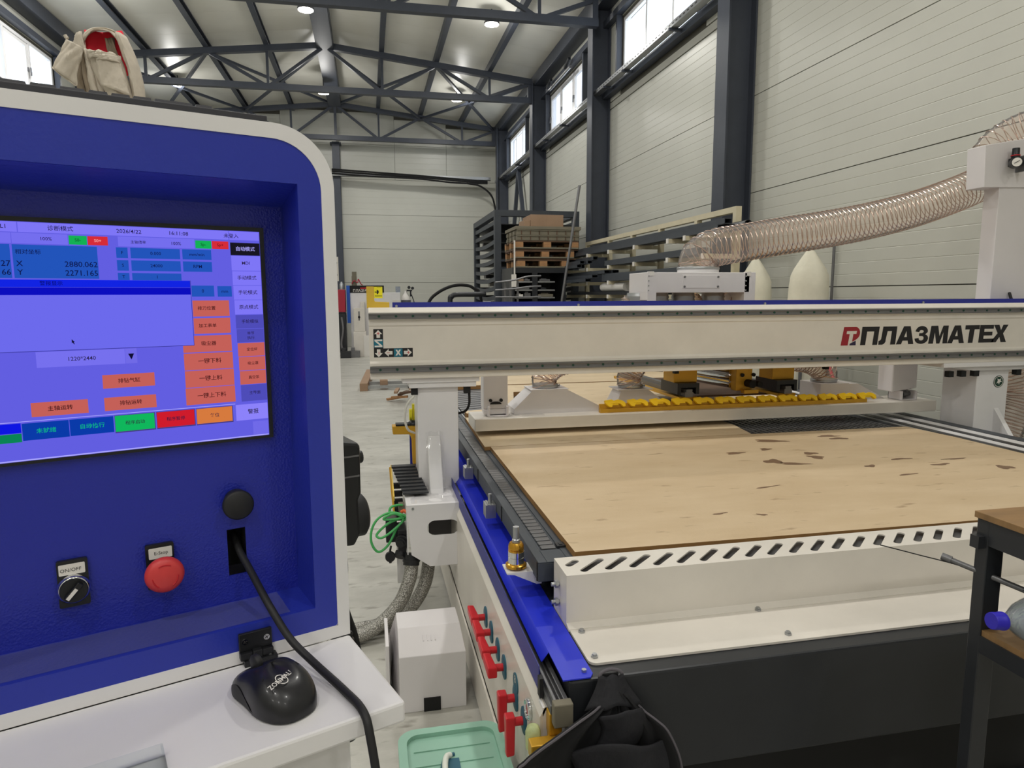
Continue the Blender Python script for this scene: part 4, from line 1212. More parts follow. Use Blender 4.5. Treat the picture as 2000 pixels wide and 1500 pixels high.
# ---- transparent spiral hoses
def hose(pts, r, turns, label, wire=.0027, n=26):
    path = smooth_path(pts, 14)
    L = [0]
    for a, b in zip(path[:-1], path[1:]): L.append(L[-1] + (b - a).length)
    t = thing('spiral_hose', label, 'hose', path[0])
    def at(s):
        s = min(max(s, 0), L[-1] - 1e-6)
        for i in range(len(L) - 1):
            if L[i + 1] >= s:
                f = (s - L[i]) / (L[i + 1] - L[i])
                return path[i].lerp(path[i + 1], f), (path[i + 1] - path[i]).normalized()
    # film with ripples between the wires
    rings = turns * 3
    pp = []; rr = []
    for i in range(rings + 1):
        p, _ = at(L[-1] * i / rings)
        pp.append(p); rr.append(r * (1.0 if i % 3 == 0 else .972))
    m = MB(); m.tube(pp, rr, 30, caps=False); m.build('hose_film', 'hose_film', t, fixn=False)
    # helix wire
    k = 24
    _, x, y = axes_for(at(0)[1])
    hp = []
    N = turns * k
    for i in range(N + 1):
        p, d = at(L[-1] * i / N)
        x = (x - d * x.dot(d)).normalized(); y = d.cross(x).normalized()
        a = 2 * PI * i / k
        hp.append(p + x * (math.cos(a) * (r + .001)) + y * (math.sin(a) * (r + .001)))
    m = MB(); m.tube(hp, wire, 4, caps=False); m.build('spiral_wire', 'wire_copper', t)
    return t
hose([(1.80, 3.55, 1.768), (1.80, 3.55, 1.82), (1.885, 3.55, 1.872), (2.033, 3.55, 1.898), (2.254, 3.55, 1.935), (2.544, 3.55, 1.979), (2.843, 3.55, 2.033), (3.148, 3.55, 2.106), (3.458, 3.56, 2.205), (3.68, 3.58, 2.29)], .103, 66, 'big transparent spiral hose rising from the white cover box to the mast')
hose([(3.70, 3.58, 2.36), (3.68, 3.57, 2.44), (3.73, 3.54, 2.52), (3.80, 3.46, 2.575), (3.86, 3.30, 2.60), (3.88, 3.05, 2.61), (3.88, 2.75, 2.61)], .098, 30, 'transparent spiral hose rising behind the regulator box')
hose([(3.72, 3.40, .62), (3.83, 3.42, .85), (3.885, 3.42, 1.02), (3.83, 3.44, 1.2), (3.80, 3.47, 1.36)], .098, 36, 'transparent spiral hose beside the right gantry post')
hose([(.935, 3.585, 1.122), (.93, 3.585, 1.17), (1.0, 3.60, 1.235), (1.15, 3.60, 1.28), (1.30, 3.60, 1.40), (1.44, 3.58, 1.575)], .066, 34, 'small spiral hose on the leftmost white suction hood')
hose([(1.45, 3.635, 1.098), (1.44, 3.635, 1.16), (1.50, 3.63, 1.26), (1.56, 3.60, 1.40), (1.60, 3.57, 1.575)], .068, 30, 'small spiral hose on the middle suction hood beside the yellow forks')
hose([(2.70, 3.65, 1.092), (2.70, 3.65, 1.15), (2.60, 3.65, 1.215), (2.42, 3.65, 1.25), (2.2, 3.62, 1.36), (1.95, 3.58, 1.575)], .072, 40, 'small spiral hose on the rightmost suction hood, bending left')
hose([(2.23, 3.80, 1.06), (2.23, 3.80, 1.14), (2.19, 3.78, 1.26), (2.0, 3.72, 1.40), (1.78, 3.60, 1.575)], .066, 30, 'small spiral hose between the two black guide blocks')
for x, y, z, r in ((.935, 3.585, 1.121, .068), (1.45, 3.635, 1.097, .070), (2.70, 3.65, 1.091, .074)):
    m = MB(); m.lathe((x, y, z), (0, 0, 1), [(r, 0), (r + .002, .004), (r + .002, .014), (r, .018)], 24); m.cyl((x + r, y - .01, z + .009), (x + r + .012, y - .01, z + .009), .007, n=8)
    m.build('hose_clamp', 'zinc', gan)
# ================================================================== THE OPERATOR CONSOLE (own frame: x along the face, y into the body)
CR = math.radians(20.8362)
CO = (-0.26677, 0.70095, 0.0)
con = thing('operator_console', 'blue and white machine control console with a lit touch screen', 'control console', (CO[0], CO[1], FZ), CR)
FRAME[con] = Matrix.Identity(4)
def CB(mb, name, mats, parent=None, **kw):
    """build in console coordinates (z absolute)"""
    mb.v = [v - Vector((0, 0, FZ)) for v in mb.v]
    return mb.build(name, mats, parent or con, local=True, **kw)
def front(loops, y, depth, name, material, parent=None, **kw):
    """plate facing the viewer: front at y, thickness depth going inwards"""
    v = curve_mesh(loops, depth)
    mm = MB(); mm.flat(v, (0, y, 0), (1, 0, 0), (0, 0, 1))
    return CB(mm, name, material, parent, **kw)
SL = -.27
outer = [(SL, 1.222), (.2515, 1.222)] + [(.2515 - .062 + .062 * math.cos(a), 1.797 - .062 + .062 * math.sin(a)) for a in [PI / 2 * i / 12 for i in range(13)]] + [(SL + .062 - .062 * math.sin(a), 1.735 + .062 * math.cos(a)) for a in [PI / 2 * i / 12 for i in range(13)]]
inner = [(SL + .014, 1.2365), (.2372, 1.2365)] + [(.2372 - .05 + .05 * math.cos(a), 1.7815 - .05 + .05 * math.sin(a)) for a in [PI / 2 * i / 12 for i in range(13)]] + [(SL + .064 - .05 * math.sin(a), 1.7315 + .05 * math.cos(a)) for a in [PI / 2 * i / 12 for i in range(13)]]
RS0, RS1, RZ0, RZ1 = -.235, .212, 1.2637, 1.7375
front([outer, inner], 0.0, .235, 'console_shell', 'paint_white', bevel=.0025)
front([inner, rect(RS0, RS1, RZ0, RZ1)], 0.001, .004, 'blue_front_frame', 'blue_panel')
m = MB(); m.box(SL + .014, .2372, .22, .235, 1.2365, 1.735); CB(m, 'rear_plate', 'paint_white')
# recess: side walls, slanted top, sill
PY = .0715
m = MB()
m.add([(RS1, .005, RZ0), (RS1, PY, RZ0), (RS1, PY, 1.7205), (RS1, .005, RZ1)], [(0, 1, 2, 3)])
m.add([(RS0, .005, RZ0), (RS0, PY, RZ0), (RS0, PY, 1.7215), (RS0, .005, RZ1)], [(3, 2, 1, 0)])
m.add([(RS0, .005, RZ1), (RS1, .005, RZ1), (RS1, PY, 1.7205), (RS0, PY, 1.7215)], [(0, 1, 2, 3)])
m.add([(RS0, .005, RZ0), (RS1, .005, RZ0), (RS1, PY, RZ0), (RS0, PY, RZ0)], [(3, 2, 1, 0)])
CB(m, 'recess_walls', 'blue_panel')
SLOT = rect(.1335, .154, 1.2956, 1.3512)
front([rect(RS0, RS1 + .002, RZ0, 1.722), SLOT], PY, .002, 'inner_panel', 'blue_leather')
m = MB(); m.box(.1335, .154, .105, .107, 1.2956, 1.3512); m.add([(.1335, .0735, 1.2956), (.1335, .0735, 1.3512), (.1335, .105, 1.3512), (.1335, .105, 1.2956)], [(0, 1, 2, 3)]); m.add([(.154, .0735, 1.2956), (.154, .0735, 1.3512), (.154, .105, 1.3512), (.154, .105, 1.2956)], [(3, 2, 1, 0)]); CB(m, 'slot_box', 'black_matt')
# sill film: glossy strip of protective tape along the recess edge
m = MB(); m.grid(lambda u, v: (-.2 + .385 * u, .006 + .062 * v, RZ0 + .0008 + .0007 * math.sin(40 * u + 5 * v) * math.sin(9 * v)), 30, 6); CB(m, 'sill_film', 'tape_film')

# ---- touch screen
S0, S1, T0, T1 = -.1195, .1855, 1.4587, 1.6915
scr = front([rect(S0 - .003, S1 + .0045, T0 - .0032, T1 + .0045), rect(S0, S1, T0, T1)], .0655, .006, 'touch_screen', 'black_plastic')
def show(name, loops, col, layer, strength=1.0):
    key = 'screen_%d_%d_%d' % col
    if key not in MATS: glow(key, col, strength)
    if len(loops) > 1:
        for lp in loops: show(name, [lp], col, layer)
        return
    v = curve_mesh(loops)
    mm = MB(); mm.flat(v, (0, .0672 - .00008 * layer, 0), (1, 0, 0), (0, 0, 1))
    return CB(mm, name, key, scr)
def R_(a, b, c, d): return rect(a / 1000, b / 1000, (1000 + c) / 1000, (1000 + d) / 1000)
show('screen_background', [rect(S0, S1, T0, T1)], (98, 94, 224), 0)
LIL, LIL2 = (126, 118, 246), (116, 110, 238)
show('status_row', [R_(-119, -37.6, 681.6, 691), R_(-36.8, 152.6, 681.6, 691), R_(153.4, 185, 681.6, 691)], LIL, 1)
show('rate_row', [R_(-119, -43, 670.9, 680.8), R_(-42.4, 2.8, 670.9, 680.8), R_(46, 117.8, 670.9, 680.8)], LIL2, 1)
show('green_key', [R_(3.6, 18.9, 671.2, 680)], (20, 176, 84), 1); show('red_key', [R_(19.5, 37, 671.2, 680)], (214, 44, 56), 1)
show('green_key', [R_(118.6, 134.6, 671.2, 679.6)], (20, 176, 84), 1); show('red_key', [R_(135.2, 152.2, 671.2, 679.6)], (214, 44, 56), 1)
BLU = (34, 84, 186)
for b in ((-119, -44.6, 637.8, 669.9), (-42.8, 27, 637.8, 669.8), (43.6, 54, 659.1, 669.8), (56.5, 102.9, 659.1, 669.8), (105.2, 134, 659.1, 669.8), (43.6, 54, 646.2, 657), (56.5, 102.9, 646.2, 657), (105.2, 134, 646.2, 657), (43.6, 54, 632, 644), (56.5, 102.9, 632, 644), (112, 134.7, 619.4, 631.3), (138.2, 153, 619.2, 630.9)):
    show('value_field', [R_(*b)], BLU, 1)
show('message_window', [R_(-119, 111, 567, 636.6)], (108, 106, 236), 3)
show('window_border', [R_(-119, 111.4, 566.4, 567), R_(110.9, 111.4, 567, 636.6)], (56, 54, 150), 4)
show('title_bar', [R_(-119, 110.9, 629.2, 636.5)], (18, 36, 226), 4); show('title_bar', [R_(-119, 110.9, 621.6, 629)], (12, 14, 190), 4)
ORG = (196, 96, 88)
for b in ((112, 149.4, 597.8, 615.2), (112, 149.6, 579, 596), (100, 149.8, 558.8, 577), (100, 150.2, 539.4, 557.8), (100, 150.4, 520.2, 538.7), (99.6, 150.6, 501, 519.6), (22.5, 70.4, 525.4, 539.5), (22.5, 70.5, 502, 515.9), (-39.9, 8.2, 501.8, 516)):
    show('orange_button', [R_(*b)], ORG, 2)
show('size_field', [R_(-32, 44.4, 550.4, 565.9)], (118, 112, 238), 1); show('drop_button', [R_(44.8, 55.4, 550.4, 565.9)], (112, 106, 230), 1)
RC = [(664.9, 678.7, (24, 22, 34)), (648, 664.3, LIL), (632, 647.4, LIL), (615.8, 631.4, LIL), (599.3, 615.2, LIL), (583.4, 598.7, (78, 76, 184)), (567.6, 582.8, (78, 76, 184)), (551.8, 567, ORG), (535.8, 551.2, ORG), (519.7, 535.2, ORG), (500.2, 519.1, (78, 76, 184)), (478.5, 496.8, (140, 130, 250))]
for i, (a, b, c) in enumerate(RC):
    s = 154 + i * .3 if i < 11 else 150.3
    show('mode_button', [R_(s, 185.2 if i < 11 else 186.8 - 1.6, a, b)], c, 1)
show('divider', [R_(-119, 150, 497.8, 498.4)], (176, 170, 255), 1)
show('state_field', [R_(-119, -49.4, 487.2, 496.8)], (14, 22, 226), 1); show('state_field', [R_(-119, -49.4, 478, 486.6)], (10, 132, 84), 1)
show('state_field', [R_(-48.6, -9.8, 479, 496.2)], (10, 58, 168), 1); show('state_field', [R_(-9.2, 29.4, 479.3, 496.2)], (10, 58, 168), 1)
for a, b, c in ((30.8, 67.4, (16, 182, 92)), (69.8, 106.8, (206, 28, 44)), (109.2, 146.2, (214, 122, 62))):
    show('key_edge', [R_(a - .4, b + .9, 477.8, 496.6)], (70, 60, 130), 1); show('command_key', [R_(a, b, 479.2, 496)], c, 2)
show('small_field', [R_(168, 185.2, 460.6, 476)], (112, 106, 232), 1)
show('bottom_line', [R_(-119, 185, 458.9, 460.2)], (170, 166, 255), 1)
INK = (30, 24, 74)
def words_(name, items, col, layer):
    key = 'screen_%d_%d_%d' % col
    if key not in MATS: glow(key, col, 1.0)
    V, F = text_mesh([(t, s / 1000, x / 1000, (1000 + z) / 1000, al, bo + .006) for t, s, x, z, al, bo in items])
    mm = MB(); mm.flat((V, F), (0, .0672 - .00008 * layer, 0), (1, 0, 0), (0, 0, 1))
    return CB(mm, name, key, scr, kind='stuff')
C_, L_, RR_ = 'CENTER', 'LEFT', 'RIGHT'
words_('screen_text', [('0 L1', 5.5, -50, 686.4, C_, 0), ('诊断模式', 5.4, -2.6, 686, C_, 0), ('2026/4/22', 5.6, 56.5, 686, C_, 0), ('16:11:08', 5.6, 102.6, 686, C_, 0), ('未登入', 5.2, 155.5, 685.6, C_, 0),
    ('0 %', 4.4, -55, 675.8, C_, 0), ('100%', 4.6, -15.3, 675.8, C_, 0), ('主轴倍率', 3.6, 64.3, 675.4, C_, 0), ('100%', 4.6, 99.6, 675.4, C_, 0)], INK, 2)
words_('screen_text', [('相对坐标', 5.2, -30.4, 662.8, C_, 0), ('X', 7.4, -38, 651.6, C_, 0), ('Y', 7.4, -38, 643.3, C_, 0), ('2880.062', 7.6, 26.6, 651.6, RR_, 0), ('2271.165', 7.6, 26.6, 643.0, RR_, 0), ('27', 7.6, -45, 651.6, RR_, 0), ('66', 7.6, -45, 643.2, RR_, 0),
    ('F', 4.6, 48.8, 664.4, C_, 0), ('0.000', 4.6, 79.7, 664.4, C_, 0), ('mm/min', 4.6, 119.6, 664.4, C_, 0), ('S', 4.6, 48.8, 651.6, C_, 0), ('24000', 4.6, 79.7, 651.6, C_, 0), ('RPM', 4.8, 119.6, 651.6, C_, 0), ('T', 4.6, 48.8, 640, C_, 0), ('1', 4.6, 79.7, 640, C_, 0), ('0', 5, 123.3, 625.3, C_, 0), ('mm', 4.8, 145.6, 625, C_, 0)], (14, 22, 74), 2)
words_('screen_text', [('S0-', 4.2, 11.2, 675.6, C_, 0), ('Sp-', 4.4, 126.6, 675.4, C_, 0)], (14, 70, 40), 2)
words_('screen_text', [('S0+', 4.2, 28.2, 675.6, C_, 0)], (250, 170, 170), 2)
words_('screen_text', [('Sp+', 4.4, 143.7, 675.4, C_, 0)], (90, 14, 26), 2)
words_('screen_text', [('警报显示', 4.8, -14, 632.8, C_, 0)], (8, 10, 90), 5)
words_('screen_text', [('排刀位置', 4.6, 126, 606.5, C_, .004), ('加工表单', 4.6, 126, 587.5, C_, .004), ('吸尘器', 5.2, 126, 568, C_, .004), ('一键下料', 6.0, 126, 548.6, C_, .004), ('一键上料', 6.0, 126, 529.4, C_, .004), ('一键上下料', 6.0, 126, 510.2, C_, .004),
    ('排钻气缸', 5.2, 46.6, 532.4, C_, .004), ('排钻运转', 5.2, 46.6, 509, C_, .004), ('主轴运转', 5.4, -15.8, 508.9, C_, .004), ('定位杆', 4.0, 171.4, 559.4, C_, .002), ('吸尘罩', 4.0, 171.6, 543.5, C_, .002), ('真空泵', 4.0, 171.8, 527.4, C_, .002)], (58, 14, 18), 4)
words_('screen_text', [('1220*2440', 5.6, 6, 557.6, C_, 0), ('MDI', 5, 169.5, 656.3, C_, 0), ('手动模式', 5.2, 169.8, 639.8, C_, 0), ('手轮模式', 5.2, 170, 623.6, C_, 0), ('原点模式', 5.2, 170.2, 607.2, C_, 0), ('手轮模拟', 4.6, 170.6, 591, C_, 0), ('单节', 4.0, 170.8, 577.8, C_, 0), ('执行', 4.0, 170.8, 572.6, C_, 0), ('主界面', 4.2, 172, 509.6, C_, 0), ('警报', 6.0, 169, 487.8, C_, .004), ('复位', 4.8, 127.8, 487.4, C_, .004), ('程序启动', 4.6, 49.2, 487.6, C_, .002), ('程序暂停', 4.6, 88.2, 487.5, C_, .002)], (36, 26, 62), 4)
words_('screen_text', [('自动模式', 5.2, 169.6, 671.8, C_, 0)], (176, 170, 255), 4)
words_('screen_text', [('未就绪', 5.6, -29, 487.4, C_, .003), ('自动执行', 5.6, 10.2, 487.8, C_, .003)], (16, 176, 130), 4)
show('drop_arrow', [[(.0474, 1.5606), (.0528, 1.5606), (.0501, 1.5542)]], (16, 14, 50), 3)
show('mouse_pointer', [[(-.0012, 1.5775), (.0016, 1.5745), (.0004, 1.5745), (.0012, 1.5725), (.0006, 1.5722), (-.0004, 1.5742), (-.0012, 1.5735)]], (16, 14, 50), 5)

# ---- buttons on the panel
front([rrect(-.0318, -.0042, 1.300, 1.3500, .002)], .0665, .005, 'switch_plate', 'black_plastic', bevel=.001)
lab = front([rrect(-.0300, -.0068, 1.3348, 1.3462, .001)], .0660, .0006, 'switch_label', 'label_white')
tv = text_mesh([('ON/OFF', .0052, -.0195, 1.3398, 'CENTER', 0)])
m = MB(); m.flat(tv, (0, .0658, 0), (1, 0, 0), (0, 0, 1)); CB(m, 'label_print', 'ink', lab)
m = MB(); m.lathe((-.0182, .0665, 1.3205), (0, -1, 0), [(.0145, 0), (.0150, .003), (.0150, .006), (.0135, .008), (.0128, .0085)], 28); CB(m, 'chrome_ring', 'chrome')
m = MB(); m.lathe((-.0182, .060, 1.3205), (0, -1, 0), [(.0128, 0), (.0128, .003), (.0122, .004), (0, .004)], 24); kn = CB(m, 'switch_knob', 'black_plastic')
m = MB(); a = math.radians(48); dx, dz = math.cos(a), math.sin(a)
m.bar((-.0182 - dx * .010, .0535, 1.3208 - dz * .010), (-.0182 + dx * .010, .0535, 1.3208 + dz * .010), .0062, .006, (0, 1, 0)); CB(m, 'knob_grip', 'black_plastic', kn, bevel=.001)
m = MB(); m.bar((-.0185 - dx * .0085, .0503, 1.3205 - dz * .0085), (-.0182 + dx * .004, .0503, 1.3208 + dz * .004), .0034, .0006, (0, 1, 0)); CB(m, 'knob_mark', 'label_white', kn)
front([rrect(.0492, .0772, 1.300, 1.3505, .002)], .0665, .005, 'estop_plate', 'black_plastic', bevel=.001)
lab = front([rrect(.0522, .0752, 1.3345, 1.3465, .001)], .0660, .0006, 'estop_label', 'label_white')
tv = text_mesh([('E-Stop', .0052, .0642, 1.3405, 'CENTER', 0)])
m = MB(); m.flat(tv, (0, .0658, 0), (1, 0, 0), (0, 0, 1)); CB(m, 'label_print', 'ink', lab)
m = MB(); m.cyl((.0648, .0665, 1.3205), (.0648, .05, 1.3205), .013, n=20); CB(m, 'estop_stem', 'black_plastic')
m = MB(); m.lathe((.0646, .050, 1.3225), (0, -1, 0), [(.0165, 0), (.0193, .002), (.0196, .005), (.0185, .008), (.0155, .0105), (.010, .012), (0, .0125)], 32); es = CB(m, 'estop_button', 'estop_red')
for k in range(3):
    a0 = 90 + k * 120
    pts = [(.0646 + .0125 * math.cos(math.radians(a0 - 28 + 56 * i / 8)), .0384, 1.3225 + .0125 * math.sin(math.radians(a0 - 28 + 56 * i / 8))) for i in range(9)]
    m = MB(); m.tube(pts, .0006, 5); CB(m, 'arrow_groove', 'red_ink', es)
m = MB(); m.lathe((.1447, .0665, 1.3865), (0, -1, 0), [(.0135, 0), (.0135, .006)], 20); CB(m, 'cap_socket', 'black_plastic')
m = MB(); m.lathe((.1450, .0605, 1.3835), (0, -1, 0), [(.0165, 0), (.0170, .003), (.0168, .007), (.015, .0085), (0, .009)], 30); CB(m, 'round_cap', 'rubber')

# ---- hinge between face and tray
m = MB()
m.box(.1268, .1615, -.004, 0, 1.2365, 1.257)
m.box(.1268, .1395, -.009, 0, 1.2285, 1.2365); m.box(.1500, .1615, -.009, 0, 1.2285, 1.2365); m.box(.1398, .1497, -.010, 0, 1.2275, 1.2375)
m.box(.1300, .1650, -.0125, -.001, 1.222, 1.2285)
hg = CB(m, 'hinge', 'black_plastic', bevel=.0008)
for x, y, z, d in ((.1330, -.004, 1.2478, 0), (.1556, -.004, 1.2478, 0), (.1365, -.006, 1.2285, 1), (.1580, -.006, 1.2285, 1)):
    m = MB(); q = Vector((0, -.0012, 0)) if not d else Vector((0, 0, .0012)); p = Vector((x, y, z)); m.cyl(p, p + q, .0032, n=14); CB(m, 'hinge_screw', 'chrome', hg)
    m = MB(); q2 = q * 1.2
    for ang in (.5, .5 + PI / 2):
        v1 = Vector((math.cos(ang), 0, math.sin(ang))) if not d else Vector((math.cos(ang), math.sin(ang), 0))
        m.bar(p + q2 - v1 * .0022, p + q2 + v1 * .0022, .0006, .0003, q)
    CB(m, 'screw_cross', 'ink', hg)
# ---- mouse tray and cabinet below
m = MB(); m.box(SL, .2505, -.162, .0, 1.200, 1.222); CB(m, 'mouse_tray', 'paint_white', bevel=.003)
m = MB(); m.box(SL, .2290, -.055, .235, FZ, 1.1985); cab = CB(m, 'cabinet_body', 'paint_white', bevel=.003)
front([rrect(SL + .02, .2075, .35, 1.100, .008)], -.0555, .003, 'cabinet_door', 'blue_panel', cab)
m = MB(); m.box(.25, .287, .10, .104, 1.638, 1.668); CB(m, 'side_bracket', 'label_white')
for z in (1.6455, 1.6605):
    m = MB(); m.cyl((.2835, .0995, z), (.2835, .0985, z), .0016, n=8); CB(m, 'bracket_hole', 'ink')

# ================================================================== THINGS ON AND AROUND THE CONSOLE
def CW(x, y, z):
    c, s = math.cos(CR), math.sin(CR)
    return Vector((CO[0] + x * c - y * s, CO[1] + x * s + y * c, z))
# keyboard on top
kb = thing('keyboard', 'dark flat keyboard lying on top of the console', 'keyboard', CW(0, .07, 1.797), CR)
FRAME[kb] = Matrix.Identity(4)
m = MB(); m.box(-.25, .185, -.066, .066, 0, .007); m.build('keyboard_base', 'keys', kb, local=True, bevel=.001)
for r in range(5):
    y0 = -.062 + r * .025
    x = -.246
    row = [.018] * 23 if r else [.022, .022, .022, .12, .022, .022, .022, .022, .018, .018, .018, .036, .018]
    for w in row:
        if x + w > .183: break
        m = MB(); m.hexa([(x, y0, .007), (x + w - .002, y0, .007), (x + w - .002, y0 + .022, .007), (x, y0 + .022, .007), (x + .001, y0 + .002, .0105 + r * .0012), (x + w - .003, y0 + .002, .0105 + r * .0012), (x + w - .003, y0 + .02, .0115 + r * .0012), (x + .001, y0 + .02, .0115 + r * .0012)])
        m.build('key', 'keys', kb, local=True)
        x += w

# wireless mouse
ms = thing('computer_mouse', 'black glossy computer mouse with white printed logo on the console tray', 'computer mouse', CW(.142, -.088, 1.222), CR + math.atan2(.099, -.032) - PI / 2)
FRAME[ms] = Matrix.Identity(4)
def mouse_surf(u, v):
    """u around 0..1, v from base 0 to crown 1; front is +y"""
    a = 2 * PI * u
    w = .0305; l = .051
    ca, sa = math.cos(a), math.sin(a)
    e = .78
    bx = math.copysign(abs(ca) ** e, ca) * w; by = math.copysign(abs(sa) ** e, sa) * l
    waist = 1 - .13 * math.exp(-((by - .012) / .022) ** 2)
    t = v * PI / 2
    sh = math.cos(t) ** .55
    h = .0385 * (1 - .30 * max(0, by / l) ** 1.3 - .10 * max(0, -by / l) ** 2)
    return Vector((bx * waist * sh * (1 + .05 * math.sin(PI * min(v * 1.6, 1))), by * sh, .002 + h * math.sin(t) ** .9 * (1 - .25 * (by * sh / l) ** 2)))
m = MB(); m.grid(mouse_surf, 48, 16); m.build('mouse_body', 'black_gloss', ms, local=True)
for s in (0, 1):
    lo, hi = (-.02, .15) if s == 0 else (.35, .52)
    m = MB(); m.grid(lambda u, v: (lambda p: Vector((p.x * 1.02, p.y, p.z)))(mouse_surf((lo + (hi - lo) * u) % 1.0, .02 + .30 * v * math.sin(PI * min(1, max(.08, u * .9 + .1))))), 14, 5); m.build('side_grip', 'rubber', ms, local=True)
m = MB(); m.lathe((-.0035, .030, .0285), (1, 0, 0), [(.007, 0), (.0085, .0015), (.0085, .0055), (.007, .007)], 20); m.build('scroll_wheel', 'rubber', ms, local=True)
def crown(x, y):
    best = None
    for i in range(49):
        for j in range(6, 17):
            p = mouse_surf(i / 48, j / 16)
            d = (p.x - x) ** 2 + (p.y - y) ** 2
            if best is None or d < best[0]: best = (d, p.z)
    return best[1]
m = MB(); m.tube([(0, y, crown(0, y) + .0001) for y in (.022, .016, .010, .004, .001)], .0005, 5); m.tube([(x, .0 - 40 * x * x, crown(x, -40 * x * x) + .0001) for x in (-.020, -.012, -.004, .004, .012, .020)], .0004, 5); m.build('button_seam', 'black_matt', ms, local=True)
V, F = text_mesh([('ZONMALD', .0072, 0, 0, 'CENTER', .012)])
m = MB()
cy = -.026; ty = crown(0, cy) + .0012
slope = (crown(.0, cy + .008) - crown(.0, cy - .008)) / .016
m.flat((V, F), (-.006, cy, ty), Vector((.94, .34, .02)), Vector((-.34, .94, slope)).normalized()); 
ring = [(.0055 * math.cos(t_), .0068 * math.sin(t_)) for t_ in [2 * PI * i / 24 for i in range(24)]]
m.flat(curve_mesh([ring, [(x * .86, y * .86) for x, y in ring]]), (-.006, cy, ty - .0002), Vector((.94, .34, .02)), Vector((-.34, .94, slope)).normalized())
m.build('printed_logo', 'label_white', ms, local=True, kind='stuff')

# black cable out of the slot, over the tray edge
cab_pts = [CW(.1455, .10, 1.335), CW(.147, .075, 1.322), CW(.1525, .045, 1.306), CW(.160, .0, 1.283), CW(.174, -.03, 1.252), CW(.1895, -.062, 1.2345), CW(.203, -.12, 1.2275), CW(.2075, -.160, 1.2255), CW(.2085, -.176, 1.205), CW(.213, -.185, 1.14), CW(.217, -.19, 1.05), CW(.219, -.19, .9)]
m = MB(); m.tube(smooth_path(cab_pts, 8), .0042, 10); tag(m.build('power_cable', 'rubber'), 'black cable from the console slot hanging over the tray edge', 'cable')
# clear acrylic pocket on the tray
ac = thing('acrylic_pocket', 'small clear acrylic pocket at the front of the console tray', 'tray', CW(-.02, -.14, 1.222), CR)
FRAME[ac] = Matrix.Identity(4)
m = MB(); m.box(-.05, .060, .017, .019, 0, .012); m.box(-.05, .060, -.02, -.018, 0, .012); m.box(.058, .060, -.018, .017, 0, .012); m.box(-.05, .058, -.018, .017, 0, .0015); m.build('pocket_walls', 'acrylic', ac, local=True)
# hand pendant on the console side
pd = thing('hand_pendant', 'black handwheel pendant hooked on the console side', 'pendant', CW(.27, .07, 1.30), CR)
FRAME[pd] = Matrix.Identity(4)
m = MB(); m.prism([(-.017, .015), (.005, .012), (.013, .026), (.012, .07), (.016, .078), (.0165, .138), (.012, .142), (-.017, .147)], (0, -.03, 0), (1, 0, 0), (0, 0, 1), (0, .065, 0)); m.build('pendant_body', 'black_plastic', pd, local=True, bevel=.004)
m = MB(); m.lathe((.004, 0, .042), (1, 0, 0), [(.027, 0), (.0275, .004), (.027, .021), (.022, .025), (0, .025)], 36, squash=lambda a, h: 1 + .012 * math.cos(36 * a)); m.build('handwheel', 'rubber', pd, local=True)
m = MB(); m.lathe((.016, .0, .117), (1, 0, 0), [(.0085, 0), (.0085, .010), (.0075, .012), (0, .012)], 16); m.build('selector_knob', 'black_gloss', pd, local=True)
for z in (.10, .125):
    m = MB(); m.box(-.006, .0135, -.031, -.0295, z, z + .002); m.build('body_rib', 'grey_plastic', pd, local=True)
m = MB(); m.tube([(-.0135, .0, .145), (-.0135, 0, .157), (-.0145, 0, .163)], [.006, .005, .002], 10); m.build('pendant_hook', 'black_plastic', pd, local=True)
m = MB(); m.tube([(-.012, 0, .016), (-.0135, 0, -.01), (-.012, 0, -.07), (-.01, 0, -.105)], .003, 8); m.build('pendant_cord', 'black_matt', pd, local=True)
cp = []
for i in range(16 * 22):
    a = 2 * PI * i / 16
    zc = -.105 - .0062 * i / 16 * 1.0
    cp.append((-.012 + .0115 * math.cos(a), -.02 + .0115 * math.sin(a), zc - .0))
m = MB(); m.tube(cp, .0031, 6); m.build('coiled_cord', 'black_gloss', pd, local=True)
m = MB(); m.tube(smooth_path([(.002, .02, .02), (.008, .02, -.03), (.006, .022, -.08), (.018, .02, -.13), (.026, .02, -.18)], 6), .0042, 8); m.build('hanging_strap', 'black_matt', pd, local=True)

# ---- beige jacket hung behind the console
JY = 3.6
def J(u, v, d=0.0):
    k = 3.6 / 2.6
    return Vector(((-0.97 + (u - 110) * .001503) * k, JY + d, 1.62 + k * (2.353 - (v - 137) * .00169 - 1.62)))
jk = thing('work_jacket', 'beige work jacket with red lining hung up behind the console', 'jacket', J(200, 190, .1))
def loft(Lc, Rc, dl, dr, bulge, name, material, folds=0, fa=.01, nu=14, nv=16, th=.006):
    L = smooth_path([(p[0], p[1], 0) for p in Lc], 8); Rr = smooth_path([(p[0], p[1], 0) for p in Rc], 8)
    def pick(P, t):
        f = t * (len(P) - 1); i = min(int(f), len(P) - 2); return P[i].lerp(P[i + 1], f - i)
    def fn(u, v):
        a, b = pick(L, v), pick(Rr, v)
        q = a.lerp(b, u)
        d = dl + (dr - dl) * u - bulge * math.sin(PI * u) + fa * math.sin(folds * PI * u + 2.2 * v) * (.25 + v) * math.sin(PI * u) + .0035 * math.sin(19 * u + 13 * v)
        return J(q.x, q.y, d)
    m = MB(); m.grid(fn, nu, nv)
    o = m.build(name, material, jk, fixn=False)
    s = o.modifiers.new('cloth', 'SOLIDIFY'); s.thickness = th
    return o
loft([(160, 50), (162, 86), (172, 108), (182, 128)], [(238, 48), (250, 76), (256, 104), (260, 130)], .07, .06, -.03, 'red_lining', 'jacket_red', 2, .008)
